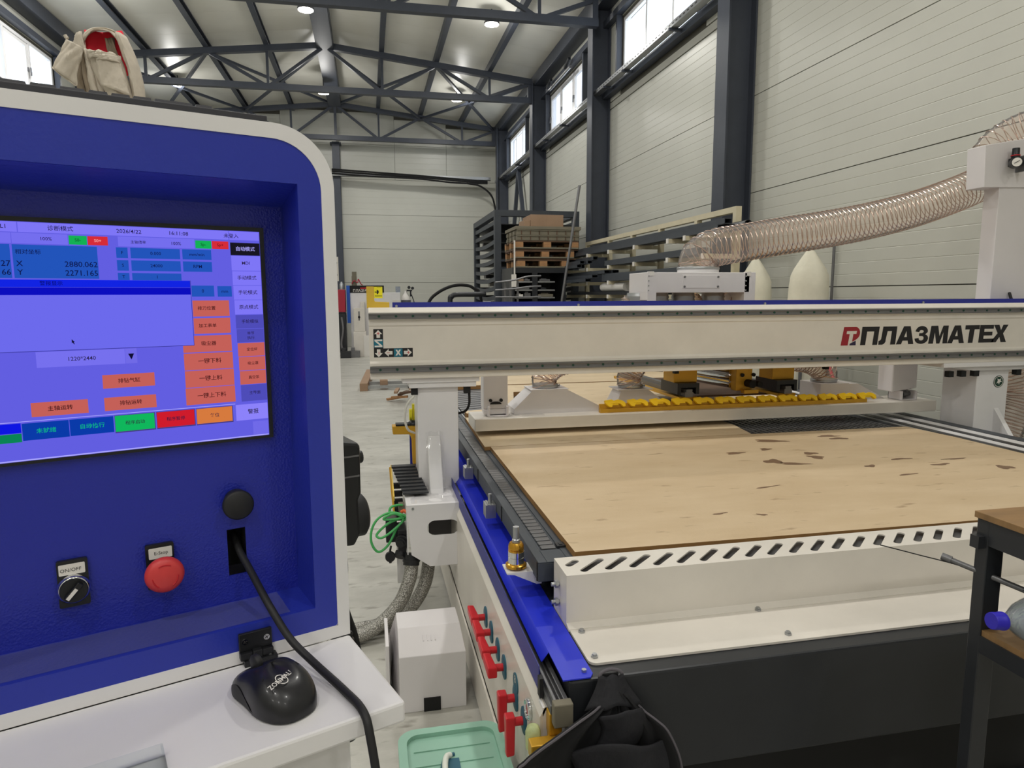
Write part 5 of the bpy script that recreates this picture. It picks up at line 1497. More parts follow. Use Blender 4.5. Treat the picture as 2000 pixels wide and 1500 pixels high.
loft([(204, 66), (206, 84), (210, 100), (206, 112)], [(219, 64), (226, 86), (232, 104), (240, 122)], .045, .045, -.01, 'lining_band', 'jacket_beige_dark', 1, .004, 6, 10, .003)
loft([(150, 98), (158, 66), (176, 48), (204, 43), (232, 50), (248, 66), (258, 92)], [(170, 104), (167, 84), (176, 68), (192, 60), (218, 60), (234, 72), (244, 106)], .09, .0, .03, 'collar', 'jacket_beige', 3, .012, 10, 30)
loft([(234, 62), (244, 96), (252, 126), (258, 158), (262, 188), (264, 205)], [(246, 62), (262, 98), (271, 128), (275, 160), (276, 190), (276, 205)], .0, .05, .035, 'sleeve', 'jacket_beige', 3, .010, 8, 20)
loft([(183, 104), (184, 126), (192, 146), (206, 170), (218, 192), (222, 205)], [(240, 112), (247, 130), (252, 152), (259, 178), (263, 194), (264, 205)], -.02, .0, .035, 'front_panel', 'jacket_beige', 2, .010, 14, 18)
loft([(201, 116), (203, 140), (206, 168)], [(243, 122), (251, 150), (259, 184)], -.062, -.045, .016, 'chest_pocket', 'jacket_beige', 1, .004, 10, 12)
loft([(200, 113), (202, 118), (203, 122)], [(240, 112), (243, 119), (244, 124)], -.068, -.05, .018, 'pocket_flap', 'jacket_beige', 1, .003, 10, 5)
loft([(184, 104), (185, 110), (187, 117)], [(242, 108), (243, 116), (241, 121)], -.045, -.03, .03, 'lapel_roll', 'jacket_beige', 1, .004, 14, 5, .012)
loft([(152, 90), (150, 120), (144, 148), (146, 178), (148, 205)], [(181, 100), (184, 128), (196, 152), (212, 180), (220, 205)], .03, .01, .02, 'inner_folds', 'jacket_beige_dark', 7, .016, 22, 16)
loft([(168, 96), (172, 120), (172, 150), (178, 182), (180, 205)], [(178, 98), (183, 126), (194, 152), (204, 180), (210, 205)], -.005, -.01, .012, 'placket', 'jacket_beige', 3, .008, 8, 14)
loft([(141, 84), (132, 100), (121, 118), (109, 137)], [(170, 98), (170, 112), (161, 130), (154, 168)], -.03, -.035, .02, 'left_flap', 'jacket_beige', 2, .008, 14, 16)
loft([(150, 74), (146, 84), (143, 90)], [(168, 66), (174, 92), (176, 106)], .02, -.02, .015, 'shoulder_fold', 'jacket_beige', 2, .006, 8, 8)
m = MB(); m.tube([J(143, 82, -.03), J(140, 80, -.03), J(138, 76, -.03)], .008, 8); m.tube(smooth_path([J(109, 137, -.037), J(125, 150, -.045), J(140, 160, -.045), J(154, 168, -.04), J(156, 150, -.045), J(161, 130, -.04)], 5), .0035, 6); m.build('hem_piping', 'jacket_beige', jk)
m = MB(); m.cyl(J(215, 330, .1) * 1.0, J(215, 60, .1), .025, n=10)
b0 = J(215, 330, .1); m.cyl((b0.x, b0.y, FZ), b0, .03, n=10); m.box(b0.x - .2, b0.x + .2, b0.y - .2, b0.y + .2, FZ, FZ + .02); tag(m.build('coat_post', 'steel_grey'), 'grey post carrying the beige jacket', 'post')

# ---- green cable coil and connectors at the gantry foot
GPT = [(.143, 2.95, .654), (.077, 2.95, .675), (.021, 2.94, .658), (-.010, 2.93, .614), (-.014, 2.92, .556), (.014, 2.92, .512), (.058, 2.93, .537), (.10, 2.95, .606), (.138, 2.96, .645), (.066, 2.94, .633), (.010, 2.93, .588), (.03, 2.92, .574), (.08, 2.93, .600), (.125, 2.95, .640), (.09, 2.94, .672), (.05, 2.93, .664), (.045, 2.93, .652), (.10, 2.94, .648), (.14, 2.96, .65)]
m = MB(); m.tube(smooth_path(GPT, 10), .0055, 8); tag(m.build('green_cable_coil', 'green_cable'), 'green cable coiled beside the white gantry foot box', 'cable')
m = MB(); m.tube(smooth_path([(.066, 2.96, .655), (.072, 2.97, .69), (.10, 2.98, .697), (.125, 3.0, .69)], 8), .0055, 8); tag(m.build('green_cable', 'green_cable'), 'short green cable end above the coil', 'cable')
cn = thing('plug_panel', 'black sockets and plugs beside the white gantry foot box', 'connector', (.1, 3.0, .5))
m = MB(); m.box(.05, .10, 3.0, 3.06, .52, .63); m.build('connector_block', 'steel_black', cn, bevel=.003)
m = MB(); m.box(.10, .136, 2.93, 3.04, .49, .60); m.build('socket_housing', 'black_plastic', cn, bevel=.003)
m = MB(); m.lathe((.118, 2.93, .555), (-.4, -1, -.3), [(.026, 0), (.028, .01), (.022, .012), (.024, .022), (.018, .024), (.018, .034), (0, .034)], 20); m.build('socket', 'black_plastic', cn)
m = MB(); m.tube([(.07, 2.96, .52), (.066, 2.95, .505), (.065, 2.95, .495)], .005, 6); m.cyl((.065, 2.952, .477), (.065, 2.935, .477), .022, n=20); m.cyl((.065, 2.945, .455), (.065, 2.94, .450), .006, n=8); m.build('hanging_cap', 'rubber', cn)
m = MB(); m.cyl((.104, 2.935, .475), (.112, 2.95, .492), .024, n=18); m.build('socket_cap', 'rubber', cn)
m = MB(); m.box(.11, .135, 3.0, 3.05, .655, .69); m.build('terminal_block', 'crate_olive', cn); m2 = MB(); m2.tube([(.12, 2.97, .668), (.13, 2.965, .676), (.142, 2.96, .668)], .008, 8); m2.build('orange_plug', 'orange', cn)
m = MB(); m.box(.098, .137, 3.06, 3.10, .30, .52); m.build('mount_plate', 'paint_white', cn)
for p0, lb, y in (([(.158, 2.93, .475), (.155, 2.92, .43), (.144, 2.90, .383), (.104, 2.88, .296), (.035, 2.86, .228), (-.05, 2.84, .184), (-.16, 2.82, .172), (-.30, 2.8, .172)], 'foil covered conduit bending down from the foot box, front one', 1), ([(.242, 3.02, .50), (.236, 3.0, .40), (.212, 2.98, .31), (.150, 2.96, .225), (.06, 2.94, .178), (-.04, 2.92, .170), (-.16, 2.9, .170), (-.3, 2.88, .170)], 'foil covered conduit bending down behind the front one', 2)):
    t = thing('foil_conduit', lb, 'conduit', p0[3])
    m = MB(); m.tube(smooth_path(p0, 8), .030, 14); m.build('conduit_sleeve', 'foil_grey', t)
    if y == 1:
        m = MB(); m.cyl((.160, 2.935, .49), (.154, 2.92, .44), .036, n=18); m.cyl((.156, 2.925, .462), (.1555, 2.923, .455), .039, n=18); m.build('conduit_collar', 'black_plastic', t)

# ---- white cover box on the floor
wb = thing('floor_cover_box', 'white sheet metal box with sloped top standing beside the router table', 'machine cover', (.19, 2.4, FZ))
m = MB()
a_ = [(.071, 2.30, FZ), (.071, 2.30, .351), (.071, 2.372, .427), (.071, 2.50, .427), (.040, 2.50, .34), (.040, 2.50, FZ)]
b_ = [(.309, 2.30, FZ), (.309, 2.30, .351), (.296, 2.372, .427), (.296, 2.50, .427), (.300, 2.50, FZ)]
m.add(a_ + b_, [(0, 1, 2, 3, 4, 5), (6, 10, 9, 8, 7), (0, 6, 7, 1), (1, 7, 8, 2), (2, 8, 9, 3), (3, 9, 10, 5, 4), (5, 10, 6, 0)]); m.build('cover_body', 'paint_lilac', wb, bevel=.002)
m = MB(); m.prism([(2.31, FZ), (2.31, .395), (2.40, .402), (2.52, .40), (2.52, FZ)], (.026, 0, 0), (0, 1, 0), (0, 0, 1), (.012, 0, 0)); m.box(.038, .045, 2.44, 2.50, FZ, .34); m.build('side_flange', 'paint_lilac', wb, bevel=.001)
m = MB(); m.box(.155, .215, 2.295, 2.30, FZ, FZ + .05); m.build('cable_opening', 'black_matt', wb)
for k_ in range(4):
    m = MB(); x = .16 + k_ * .014; m.bar((x, 2.349, .4045), (x + .001, 2.334, .3885), .004, .003, (0, -.7, .7)); m.build('vent_rib', 'paint_lilac', wb)

# ---- mint bin
bn = thing('storage_bin', 'mint green lidded storage bin on the floor by the console', 'bin', (.19, 1.55, FZ))
LZ = .42
m = MB(); lo = rrect(.085, .295, 1.36, 1.74, .04); hi = rrect(.062, .318, 1.33, 1.765, .045)
n_ = len(lo); m.add([(x, y, FZ) for x, y in lo] + [(x, y, LZ - .03) for x, y in hi], [list(range(n_))[::-1]] + [(i, (i + 1) % n_, n_ + (i + 1) % n_, n_ + i) for i in range(n_)]); m.build('bin_body', 'bin_mint', bn)
v = curve_mesh([rrect(.045, .330, 1.31, 1.785, .05, 8), rrect(.068, .307, 1.335, 1.760, .035, 8)], .03)
m = MB(); m.flat(v, (0, 0, LZ), (1, 0, 0), (0, 1, 0)); m.build('lid_rim', 'bin_mint', bn, bevel=.004)
v = curve_mesh([rrect(.066, .309, 1.333, 1.762, .035, 8)], .004)
m = MB(); m.flat(v, (0, 0, LZ - .012), (1, 0, 0), (0, 1, 0))
for y in (1.40, 1.46, 1.52, 1.58, 1.64, 1.70):
    m.box(.085, .29, y, y + .006, LZ - .012, LZ - .009)
lidp = m.build('lid_panel', 'bin_mint', bn)
m = MB(); m.tube(smooth_path([(.178, 1.665, LZ - .005), (.166, 1.65, LZ), (.158, 1.60, LZ + .004), (.158, 1.52, LZ + .004), (.166, 1.47, LZ), (.178, 1.455, LZ - .005)], 6), .008, 8); m.build('lid_handle', 'bin_handle', bn)
m = MB(); m.box(.164, .20, 1.47, 1.655, LZ - .0115, LZ - .0085); m.tube(smooth_path([(.190, 1.672, LZ - .009), (.166, 1.662, LZ - .009), (.152, 1.615, LZ - .009), (.150, 1.52, LZ - .009)], 6), .005, 6); m.build('handle_recess', 'valve_teal', bn)
for x in (.12, .20):
    m = MB(); m.box(x - .004, x + .05, 1.775, 1.79, LZ - .028, LZ - .004); m.build('lid_clip', 'bin_mint', bn, bevel=.002)

# ---- black jacket on the front of the router table
bj = thing('black_jacket', 'black jacket hung by its collar loop on the dark table front', 'jacket', (.5, 1.36, .45))
def cloth(fn, name, material, nu=18, nv=18, th=.005):
    m = MB(); m.grid(fn, nu, nv)
    o = m.build(name, material, bj, fixn=False)
    s = o.modifiers.new('cloth', 'SOLIDIFY'); s.thickness = th
    return o
def pick(P, t):
    f = t * (len(P) - 1); i = min(int(f), len(P) - 2); return P[i].lerp(P[i + 1], f - i)
def nearer(P):
    """slide points that were measured on the table front towards the aisle, keeping the sight line"""
    return [(CAM.x + (x - CAM.x) * y / 1.33, y, CAM.z + (z - CAM.z) * y / 1.33) for x, y, z in P]
LE = smooth_path(nearer([(.494, 1.36, .748), (.465, 1.34, .717), (.425, 1.30, .692), (.378, 1.265, .663), (.335, 1.235, .637), (.304, 1.22, .614), (.285, 1.215, .585), (.28, 1.22, .44)]), 6)
RE = smooth_path(nearer([(.536, 1.36, .748), (.573, 1.345, .702), (.606, 1.325, .672), (.632, 1.31, .645), (.655, 1.30, .60), (.669, 1.295, .557), (.676, 1.29, .50), (.678, 1.29, .42)]), 6)
MID = smooth_path([(.516, 1.36, .742), (.518, 1.345, .712), (.52, 1.34, .67), (.52, 1.345, .62), (.52, 1.35, .57), (.52, 1.35, .52), (.52, 1.35, .47), (.52, 1.35, .42)], 6)
# collar: the short stand that rises to the loop
cloth(lambda u, v: Vector((.512 + (u - .5) * (.058 + .075 * v ** 1.4), 1.372 - .020 * v - .016 * math.sin(PI * u) * v, .766 - .054 * v - .012 * abs(u - .5) * 2 * v + .003 * math.sin(14 * u))), 'collar', 'jacket_black', 16, 8)
m = MB(); m.tube(smooth_path([(.486, 1.368, .752), (.488, 1.372, .772), (.512, 1.376, .7785), (.537, 1.372, .772), (.540, 1.368, .752)], 6), .004, 8); m.build('collar_loop', 'jacket_edge', bj)
m = MB(); m.box(.494, .531, 1.372, 1.376, .750, .770); m.build('neck_opening', 'jacket_lining', bj)
m = MB(); m.box(.507, .521, 1.367, 1.3715, .7535, .7595); lb_ = m.build('care_label', 'label_white', bj)
# outer shell halves, opening forward
def half(E, s):
    def fn(u, v):
        a, b = pick(MID, v), pick(E, v)
        q = a.lerp(b, u)
        q.y = a.y + (b.y - a.y) * u ** 1.4 + .012 * math.sin(5 * PI * u + 3 * v) * math.sin(PI * u) + .03 * math.sin(PI * u) * v
        return q
    return fn
cloth(half(LE, -1), 'left_front', 'jacket_lining', 22, 24)
cloth(half(RE, 1), 'right_front', 'jacket_lining', 22, 24)
# rolled inner folds of the body
cloth(lambda u, v: Vector((.40 + .225 * u + .03 * math.sin(3 * v), 1.325 - .035 * math.sin(PI * u) - .03 * v * math.sin(2 * PI * u + 1) ** 2, .655 - .23 * v - .06 * abs(u - .55) ** 1.3 + .012 * math.sin(6 * u + 5 * v))), 'inner_fold', 'jacket_black', 20, 16)
cloth(lambda u, v: Vector((.47 + .10 * u + .012 * math.sin(4 * v), 1.335 - .02 * math.sin(PI * u), .715 - .085 * v - .03 * abs(u - .6))), 'hood_fold', 'jacket_black', 14, 10)
cloth(lambda u, v: Vector((.385 + .20 * u - .03 * v, 1.285 - .04 * math.sin(PI * u), .585 - .17 * v - .10 * abs(u - .5) ** 1.5 + .008 * math.sin(9 * u))), 'sleeve_fold', 'jacket_black', 18, 12)
for P, nm_ in ((LE, 'left_edge'), (RE, 'right_edge')):
    m = MB(); m.tube([p + Vector((0, -.003, .001)) for p in P], .0028, 6); m.build(nm_, 'jacket_edge', bj)

# ---- dark steel bench on the right with wooden top
tb = thing('steel_bench', 'dark steel bench with wooden top in front of the router table', 'workbench', (1.5, .8, FZ))
TX0, TX1, TY0, TY1, TZ = 1.187, 1.80, .50, 1.108, 1.1865
m = MB(); m.box(TX0 - .004, TX1 + .004, TY0 - .004, TY1 + .004, TZ - .013, TZ); m.build('bench_top', 'bench_wood', tb, bevel=.001)
for x0, y0 in ((TX0, TY1 - .028), (TX1 - .04, TY1 - .028), (TX0, TY0), (TX1 - .04, TY0)):
    m = MB(); m.box(x0, x0 + .04, y0, y0 + .028, FZ, TZ - .013); m.build('bench_leg', 'steel_black', tb, bevel=.002)
for y0 in (TY0, TY1 - .028):
    m = MB(); m.box(TX0 + .04, TX1 - .04, y0, y0 + .028, TZ - .063, TZ - .013); m.box(TX0 + .04, TX1 - .04, y0, y0 + .028, .90, .935); m.build('bench_rail', 'steel_black', tb)
for x0 in (TX0, TX1 - .04):
    m = MB(); m.box(x0, x0 + .04, TY0 + .028, TY1 - .028, TZ - .063, TZ - .013); m.box(x0, x0 + .04, TY0 + .028, TY1 - .028, .90, .935); m.build('bench_rail', 'steel_black', tb)
m = MB(); m.box(TX0 + .004, TX1 - .004, TY0 + .004, TY1 - .004, .935, .947); m.build('bench_shelf', 'bench_wood', tb)
m = MB(); m.box(TX0 - .014, TX0, TY1 - .02, TY1, 1.115, 1.14); m.build('bench_clip', 'steel_black', tb)
# bottle lying on the shelf
bt = thing('water_bottle', 'clear plastic bottle with blue cap lying on the bench shelf', 'bottle', (1.3, 1.0, .947))
bo, bd = Vector((1.105, .985, 1.022)), Vector((1, -.06, -.085)).normalized()
m = MB(); m.lathe(bo, bd, [(.0125, .026), (.013, .034), (.020, .046), (.034, .066), (.043, .088), (.046, .115), (.046, .16), (.0445, .164), (.046, .168), (.046, .26), (.044, .30), (.03, .305), (0, .305)], 28); m.build('bottle_body', 'bottle_film', bt)
m = MB(); m.lathe(bo, bd, [(.0145, 0), (.0155, .003), (.0155, .017), (.0165, .019), (.0165, .024), (.014, .026)], 28, squash=lambda a, h: 1 + .02 * math.cos(28 * a)); m.build('bottle_cap', 'cap_blue', bt)
m = MB(); m.lathe(bo, bd, [(.0463, .175), (.0463, .255)], 28); m.build('bottle_label', 'water_label', bt)
m = MB(); m.lathe(bo + Vector((0, 0, -.006)), bd, [(.008, .05), (.030, .075), (.036, .10), (.036, .25), (.02, .295)], 20); m.build('water', 'bottle_film', bt)
m = MB(); m.hexa([(1.28, .80, .95), (1.50, .80, .95), (1.50, 1.06, .95), (1.28, 1.06, .95), (1.28, .80, 1.09), (1.50, .80, 1.09), (1.50, 1.06, 1.09), (1.28, 1.06, 1.09)]); bx = m.build('ribbed_case', 'black_plastic', bevel=.004, origin=(1.39, .93, .948))
tag(bx, 'black ribbed case on the bench shelf behind the bottle', 'case')
for k_ in range(9):
    m = MB(); z = .965 + k_ * .013; m.box(1.282, 1.498, 1.058, 1.064, z, z + .006); m.box(1.276, 1.282, .81, 1.05, z, z + .006); m.build('case_rib', 'black_matt', bx)
m = MB(); m.grid(lambda u, v: (1.205 + .20 * u + .05 * v, 1.00 - .30 * v + .05 * u - .02 * u * v, TZ + .0025 + .006 * u * (1 - u) + .004 * math.sin(4 * v)), 8, 10); tag(m.build('paper_sheet', 'paper', fixn=False), 'white paper sheet lying on the bench top', 'paper')
m = MB(); m.cyl((1.16, 1.15, 1.075), (1.30, .95, 1.02), .006, n=8); m.cyl((1.156, 1.155, 1.0765), (1.166, 1.14, 1.073), .008, n=8); tag(m.build('steel_rod', 'steel_grey'), 'thin steel rod poking out of the bench', 'rod')
m = MB(); m.tube(smooth_path([(1.045, 1.20, 1.093), (1.11, 1.17, 1.078), (1.19, 1.12, 1.06), (1.25, 1.0, 1.04)], 6), .0012, 6); tag(m.build('wire', 'black_matt'), 'thin black wire poking out of the bench', 'wire')
# ================================================================== BACK OF THE HALL
# ---- cassette rack
rk = thing('cassette_rack', 'tall dark steel rack with stacked sheet trays in the far corner', 'rack', (2.86, 12.6, FZ))
KX0, KX1, KY0, KY1, KZ = 2.125, 3.60, 11.5, 13.85, 3.03
for x in (KX0, KX1 - .11):
    for y in (KY0, KY1 - .11):
        m = MB(); m.box(x, x + .11, y, y + .11, FZ, KZ - .1); m.build('rack_post', 'steel_rack', rk, bevel=.004)
for y in (KY0, KY1 - .11):
    m = MB(); m.box(KX0, KX1, y, y + .11, KZ - .1, KZ); m.build('top_beam', 'steel_rack', rk)
for x in (KX0, KX1 - .11):
    m = MB(); m.box(x, x + .11, KY0 + .11, KY1 - .11, KZ - .1, KZ); m.build('top_beam', 'steel_rack', rk)
lev = 0
z = 2.80
side0 = None
while z > .35:
    def tray(mm, x0, x1, sag):
        for i in range(6):
            ya, yb = KY0 + .11 + (KY1 - KY0 - .22) * i / 6, KY0 + .11 + (KY1 - KY0 - .22) * (i + 1) / 6
            za, zb = z - sag * math.sin(PI * i / 6), z - sag * math.sin(PI * (i + 1) / 6)
            mm.hexa([(x0, ya, za), (x1, ya, za), (x1, yb, zb), (x0, yb, zb), (x0, ya, za + .07), (x1, ya, za + .07), (x1, yb, zb + .07), (x0, yb, zb + .07)])
    sg = .0 if lev < 2 else .035
    m = MB(); tray(m, KX0 + .02, KX0 + .06, sg); m.build('tray_side', 'steel_grey' if lev % 3 == 5 else 'steel_rack', rk)
    m = MB(); tray(m, KX1 - .06, KX1 - .02, sg); m.build('tray_side', 'steel_rack', rk)
    m = MB(); m.box(KX0 + .06, KX1 - .06, KY0 + .12, KY1 - .12, z + .005, z + .015); m.build('tray_sheet', 'steel_black', rk)
    m = MB(); m.box(KX0 + .11, KX1 - .11, KY1 - .09, KY1 - .03, z, z + .07); m.build('tray_back', 'steel_black', rk)
    z -= .157; lev += 1
# small pale goods on the trays
for i, (y, w, h, zz) in enumerate(((13.0, .22, .06, 1.935), (12.6, .16, .075, 1.778), (13.25, .12, .06, 2.56), (12.3, .18, .05, 1.46))):
    m = MB(); m.box(KX0 + .10, KX0 + .34, y, y + w, zz, zz + h); tag(m.build('stored_part', 'label_white' if i % 2 else 'steel_grey', bevel=.003), 'small pale part on a rack tray, %s' % ('second opening from below', 'under the curved tray', 'near the top', 'lowest of all')[i], 'part', 'parts on the rack trays')

# ---- dark shelf cabinet that carries the pallets
cbt = thing('shelf_cabinet', 'dark steel shelf cabinet under the wooden pallet stack', 'cabinet', (2.62, 10.8, FZ))
CX0, CX1, CY0, CY1, CZ = 2.19, 3.04, 10.38, 11.25, 2.035
m = MB(); m.box(CX0, CX1, CY1 - .02, CY1, FZ, CZ); m.build('cabinet_back', 'steel_black', cbt)
m = MB(); m.box(CX0, CX1, CY0, CY1, CZ - .08, CZ); m.build('cabinet_top', 'steel_black', cbt)
for x0, x1 in ((CX0, CX0 + .03), (2.50, 2.585), (CX1 - .03, CX1)):
    m = MB(); m.box(x0, x1, CY0, CY1 - .02, FZ, CZ - .08); m.build('cabinet_wall', 'steel_black', cbt)
for zz in (1.828, 1.700, 1.585, 1.40, 1.1, .8, .5):
    for x0, x1 in ((2.23, 2.50), (2.588, 2.86)):
        m = MB(); m.box(x0, x1, CY0 - .01, CY1 - .05, zz - .022, zz); m.build('shelf', 'zinc', cbt, bevel=.002)
for i, (x, zz, w, h, mt) in enumerate(((2.27, 1.83, .10, .035, 'cardboard'), (2.38, 1.83, .09, .03, 'steel_grey'), (2.62, 1.83, .17, .03, 'steel_grey'), (2.28, 1.702, .18, .03, 'steel_grey'), (2.64, 1.702, .09, .025, 'steel_black'), (2.60, 1.588, .24, .045, 'crate_olive'), (2.26, 1.588, .10, .04, 'label_white'), (2.38, 1.588, .10, .06, 'steel_grey'))):
    m = MB(); m.box(x, x + w, CY0 + .02, CY0 + .35, zz, zz + h); m.box(x + w * .2, x + w * .7, CY0 + .05, CY0 + .30, zz + h, zz + h * 1.35)
    tag(m.build('stored_part', mt, bevel=.003), ('cardboard coloured piece on the top left shelf', 'grey casting on the top left shelf', 'long grey part on the top right shelf', 'flat grey part on the middle left shelf', 'small dark part on the middle right shelf', 'olive plank stack on the lower right shelf', 'white block on the lower left shelf', 'grey casting on the lower left shelf')[i], 'part', 'parts in the shelf cabinet')

# ---- pallets and load
def pallet(x, y, z0, w, d, mt, label):
    t = thing('wooden_pallet', label, 'pallet', (x, y, z0), group='stacked pallets')
    for by in (0, d / 2 - .05, d - .10):
        m = MB(); m.box(x, x + w, y + by, y + by + .10, z0, z0 + .02); m.build('bottom_board', 'crate_olive', t)
        for bx in (0, w / 2 - .06, w - .12):
            m = MB(); m.box(x + bx, x + bx + .12, y + by, y + by + .10, z0 + .02, z0 + .098); m.build('block', mt, t)
    for i in range(5):
        by = i * (d - .12) / 4
        m = MB(); m.box(x, x + w, y + by, y + by + .12, z0 + .098, z0 + .118); m.build('deck_board', 'pallet_dark', t)
    return t
pallet(2.27, 10.38, 2.037, .82, .85, 'pallet_wood', 'pale wooden pallet, lowest of the stack on the cabinet')
pallet(2.25, 10.38, 2.18, .92, .85, 'pallet_wood', 'orange brown wooden pallet in the middle of the stack')
pallet(2.24, 10.38, 2.325, 1.0, .85, 'pallet_wood', 'top wooden pallet under the olive crates')
for z0, z1 in ((2.157, 2.178), (2.30, 2.323)):
    m = MB(); m.box(2.24, 3.26, 10.4, 11.2, z0, z1); tag(m.build('sheet_stack', 'pallet_dark'), 'dark sheet lying between two pallets, %s' % ('lower' if z0 < 2.2 else 'upper'), 'sheet', 'sheets between pallets')
def crate(z0, h, label, n):
    t = thing('metal_crate', label, 'crate', (2.76, 10.8, z0), group='olive crates')
    m = MB(); m.box(2.27, 3.25, 10.40, 11.2, z0, z0 + h); m.build('crate_body', 'crate_olive', t, bevel=.004)
    for k_ in range(n):
        x = 2.33 + k_ * .14
        m = MB(); m.box(x, x + .012, 10.388, 10.40, z0 + .01, z0 + h - .01); m.build('crate_rib', 'pallet_dark', t)
    m = MB(); m.box(2.26, 3.26, 10.386, 10.40, z0 + h - .014, z0 + h); m.build('crate_edge', 'crate_olive', t)
    for k_ in range(3):
        y = 10.5 + k_ * .25
        m = MB(); m.box(2.245, 2.27, y, y + .12, z0 + .01, z0 + h - .02); m.build('crate_lug', 'crate_olive', t)
crate(2.447, .078, 'lower olive grey crate on the top pallet', 7)
crate(2.527, .083, 'upper olive grey crate with dark ribs', 7)
m = MB(); m.box(2.24, 3.28, 10.38, 11.2, 2.612, 2.66); tag(m.build('crate_lid', 'crate_olive', bevel=.004), 'long olive grey lid on top of the crates', 'lid')
bxx = MB(); bxx.box(2.49, 3.015, 10.45, 11.0, 2.662, 2.843); bo_ = tag(bxx.build('cardboard_box', 'cardboard', bevel=.004), 'large brown cardboard box on top of the pallet load', 'box')
m = MB(); m.box(2.74, 2.765, 10.447, 10.45, 2.662, 2.843); m.build('tape_strip', 'cardboard', bo_)
m = MB(); m.box(2.385, 2.485, 10.45, 10.8, 2.662, 2.757); tag(m.build('cardboard_box', 'cardboard', bevel=.003), 'small brown cardboard box left of the large one', 'box')
m = MB(); m.box(2.17, 2.24, 10.34, 10.372, 1.74, 1.93); m.box(2.205, 2.225, 10.34, 10.36, 1.93, 2.44); tag(m.build('white_strip', 'label_white'), 'white upright strip beside the pallet stack', 'strip')

# ---- leaning pole and pipe stand
a, b = Vector((3.005, 9.6, 3.16)), Vector((2.75, 9.6, 1.51))
b2 = a + (b - a) * ((3.16 - FZ) / (3.16 - 1.51))
m = MB(); m.cyl(b2, a, .02, n=10); tag(m.build('leaning_pole', 'steel_grey'), 'long grey pole leaning in front of the profile rack', 'pole')
ps = thing('pipe_stand', 'low stand of grey rods in front of the dark shelf cabinet', 'stand', (2.2, 9.9, FZ))
for x in (1.97, 2.05, 2.16):
    m = MB(); m.box(x - .012, x + .012, 9.86, 9.885, FZ, 1.83); m.box(x - .02, x + .02, 9.85, 9.87, 1.70, 1.735); m.build('upright', 'steel_grey', ps)
for z0, z1 in ((1.80, 1.885), (1.69, 1.735), (1.59, 1.585)):
    m = MB(); m.tube(smooth_path([(1.82, 9.84, z0), (2.1, 9.84, z0 + .4 * (z1 - z0)), (2.3, 9.84, z1), (2.50, 9.84, z1 + .01)], 5), .014, 6); m.build('rod', 'steel_grey', ps)

# ---- long profile rack along the right wall
pr = thing('profile_rack', 'beige cantilever rack of long steel profiles along the right wall', 'rack', (3.5, 8.4, FZ))
mat('rack_beige', (214, 204, 176), 0.6, var=0.1, vscale=6)
PYS = [6.15, 6.95, 7.9, 8.8, 9.7, 10.75]
for y in PYS:
    m = MB(); m.box(3.48, 3.54, y - .03, y + .03, FZ, 2.40); m.build('rack_post', 'rack_beige', pr)
m = MB(); m.box(3.48, 3.54, 6.12, 10.78, 2.40, 2.455); m.build('top_rail', 'rack_beige', pr)
ARM_Z = [2.205, 2.005, 1.80, 1.615, 1.40, 1.15, .85, .5]
for z in ARM_Z:
    for y in PYS + ([6.55] if z > 2.1 else []):
        m = MB(); m.box(3.165, 3.48, y - .022, y + .022, z - .045, z); ar = m.build('arm', 'rack_beige', pr)
        m = MB(); m.box(3.155, 3.165, y - .024, y + .024, z - .047, z + .004); m.build('end_cap', 'label_white', ar)
def profile(x0, x1, y0, y1, z0, z1, mt, label, hollow=True, group='steel profiles'):
    m = MB()
    t_ = min(.006, (x1 - x0) * .15)
    if hollow:
        m.box(x0, x1, y0, y1, z1 - t_, z1); m.box(x0, x1, y0, y1, z0, z0 + t_); m.box(x0, x0 + t_, y0, y1, z0 + t_, z1 - t_); m.box(x1 - t_, x1, y0, y1, z0 + t_, z1 - t_)
    else:
        m.box(x0, x1, y0, y1, z0, z1)
    return tag(m.build('steel_profile', mt), label, 'profile', group)
profile(3.20, 3.28, 5.95, 10.9, 2.206, 2.262, 'steel_rack', 'long square tube, outer one on the top rack arms')
profile(3.29, 3.37, 5.90, 10.9, 2.206, 2.262, 'steel_black', 'long square tube, inner one on the top rack arms')
profile(3.24, 3.32, 5.90, 10.85, 2.264, 2.315, 'steel_rack', 'long square tube lying on the two top tubes')
m = MB(); m.lathe((3.425, 5.80, 2.251), (0, 1, 0), [(.036, .0), (.042, 0), (.042, 4.9), (.036, 4.9), (.036, 0.0)], 22); tag(m.build('round_pipe', 'steel_black'), 'dark round pipe with open end on the top rack arms', 'pipe')
profile(3.18, 3.30, 6.3, 9.0, 2.006, 2.075, 'steel_rack', 'wide dark channel on the second rack arms')
profile(3.31, 3.42, 6.6, 9.4, 2.006, 2.06, 'steel_black', 'dark tube behind the wide channel on the second rack arms')
for i, (x, z, y0) in enumerate(((3.02, 2.01, 9.75), (3.10, 2.01, 9.85), (3.05, 2.062, 9.7), (3.14, 2.062, 9.62), (3.2, 2.115, 9.55))):
    profile(x, x + .075, y0, 11.2, z, z + .05, 'steel_rack', 'short square tube of the bundle by the leaning pole, %s' % ('lower left', 'lower right', 'middle left', 'middle right', 'topmost')[i], True, 'bundle of short tubes')
profile(3.18, 3.34, 6.7, 9.1, 1.801, 1.90, 'steel_rack', 'thick dark tube on the third rack arms')
for i, (x, z, y0) in enumerate(((3.16, 1.905, 8.95), (3.26, 1.905, 8.9), (3.07, 1.85, 9.2), (3.02, 1.80, 9.35))):
    profile(x, x + .09, y0, 10.9, z, z + .045, 'steel_rack', 'rectangular tube end facing out on the third rack arms, %s' % ('outer', 'inner', 'lower left', 'lowest')[i], True, 'rectangular tube ends')
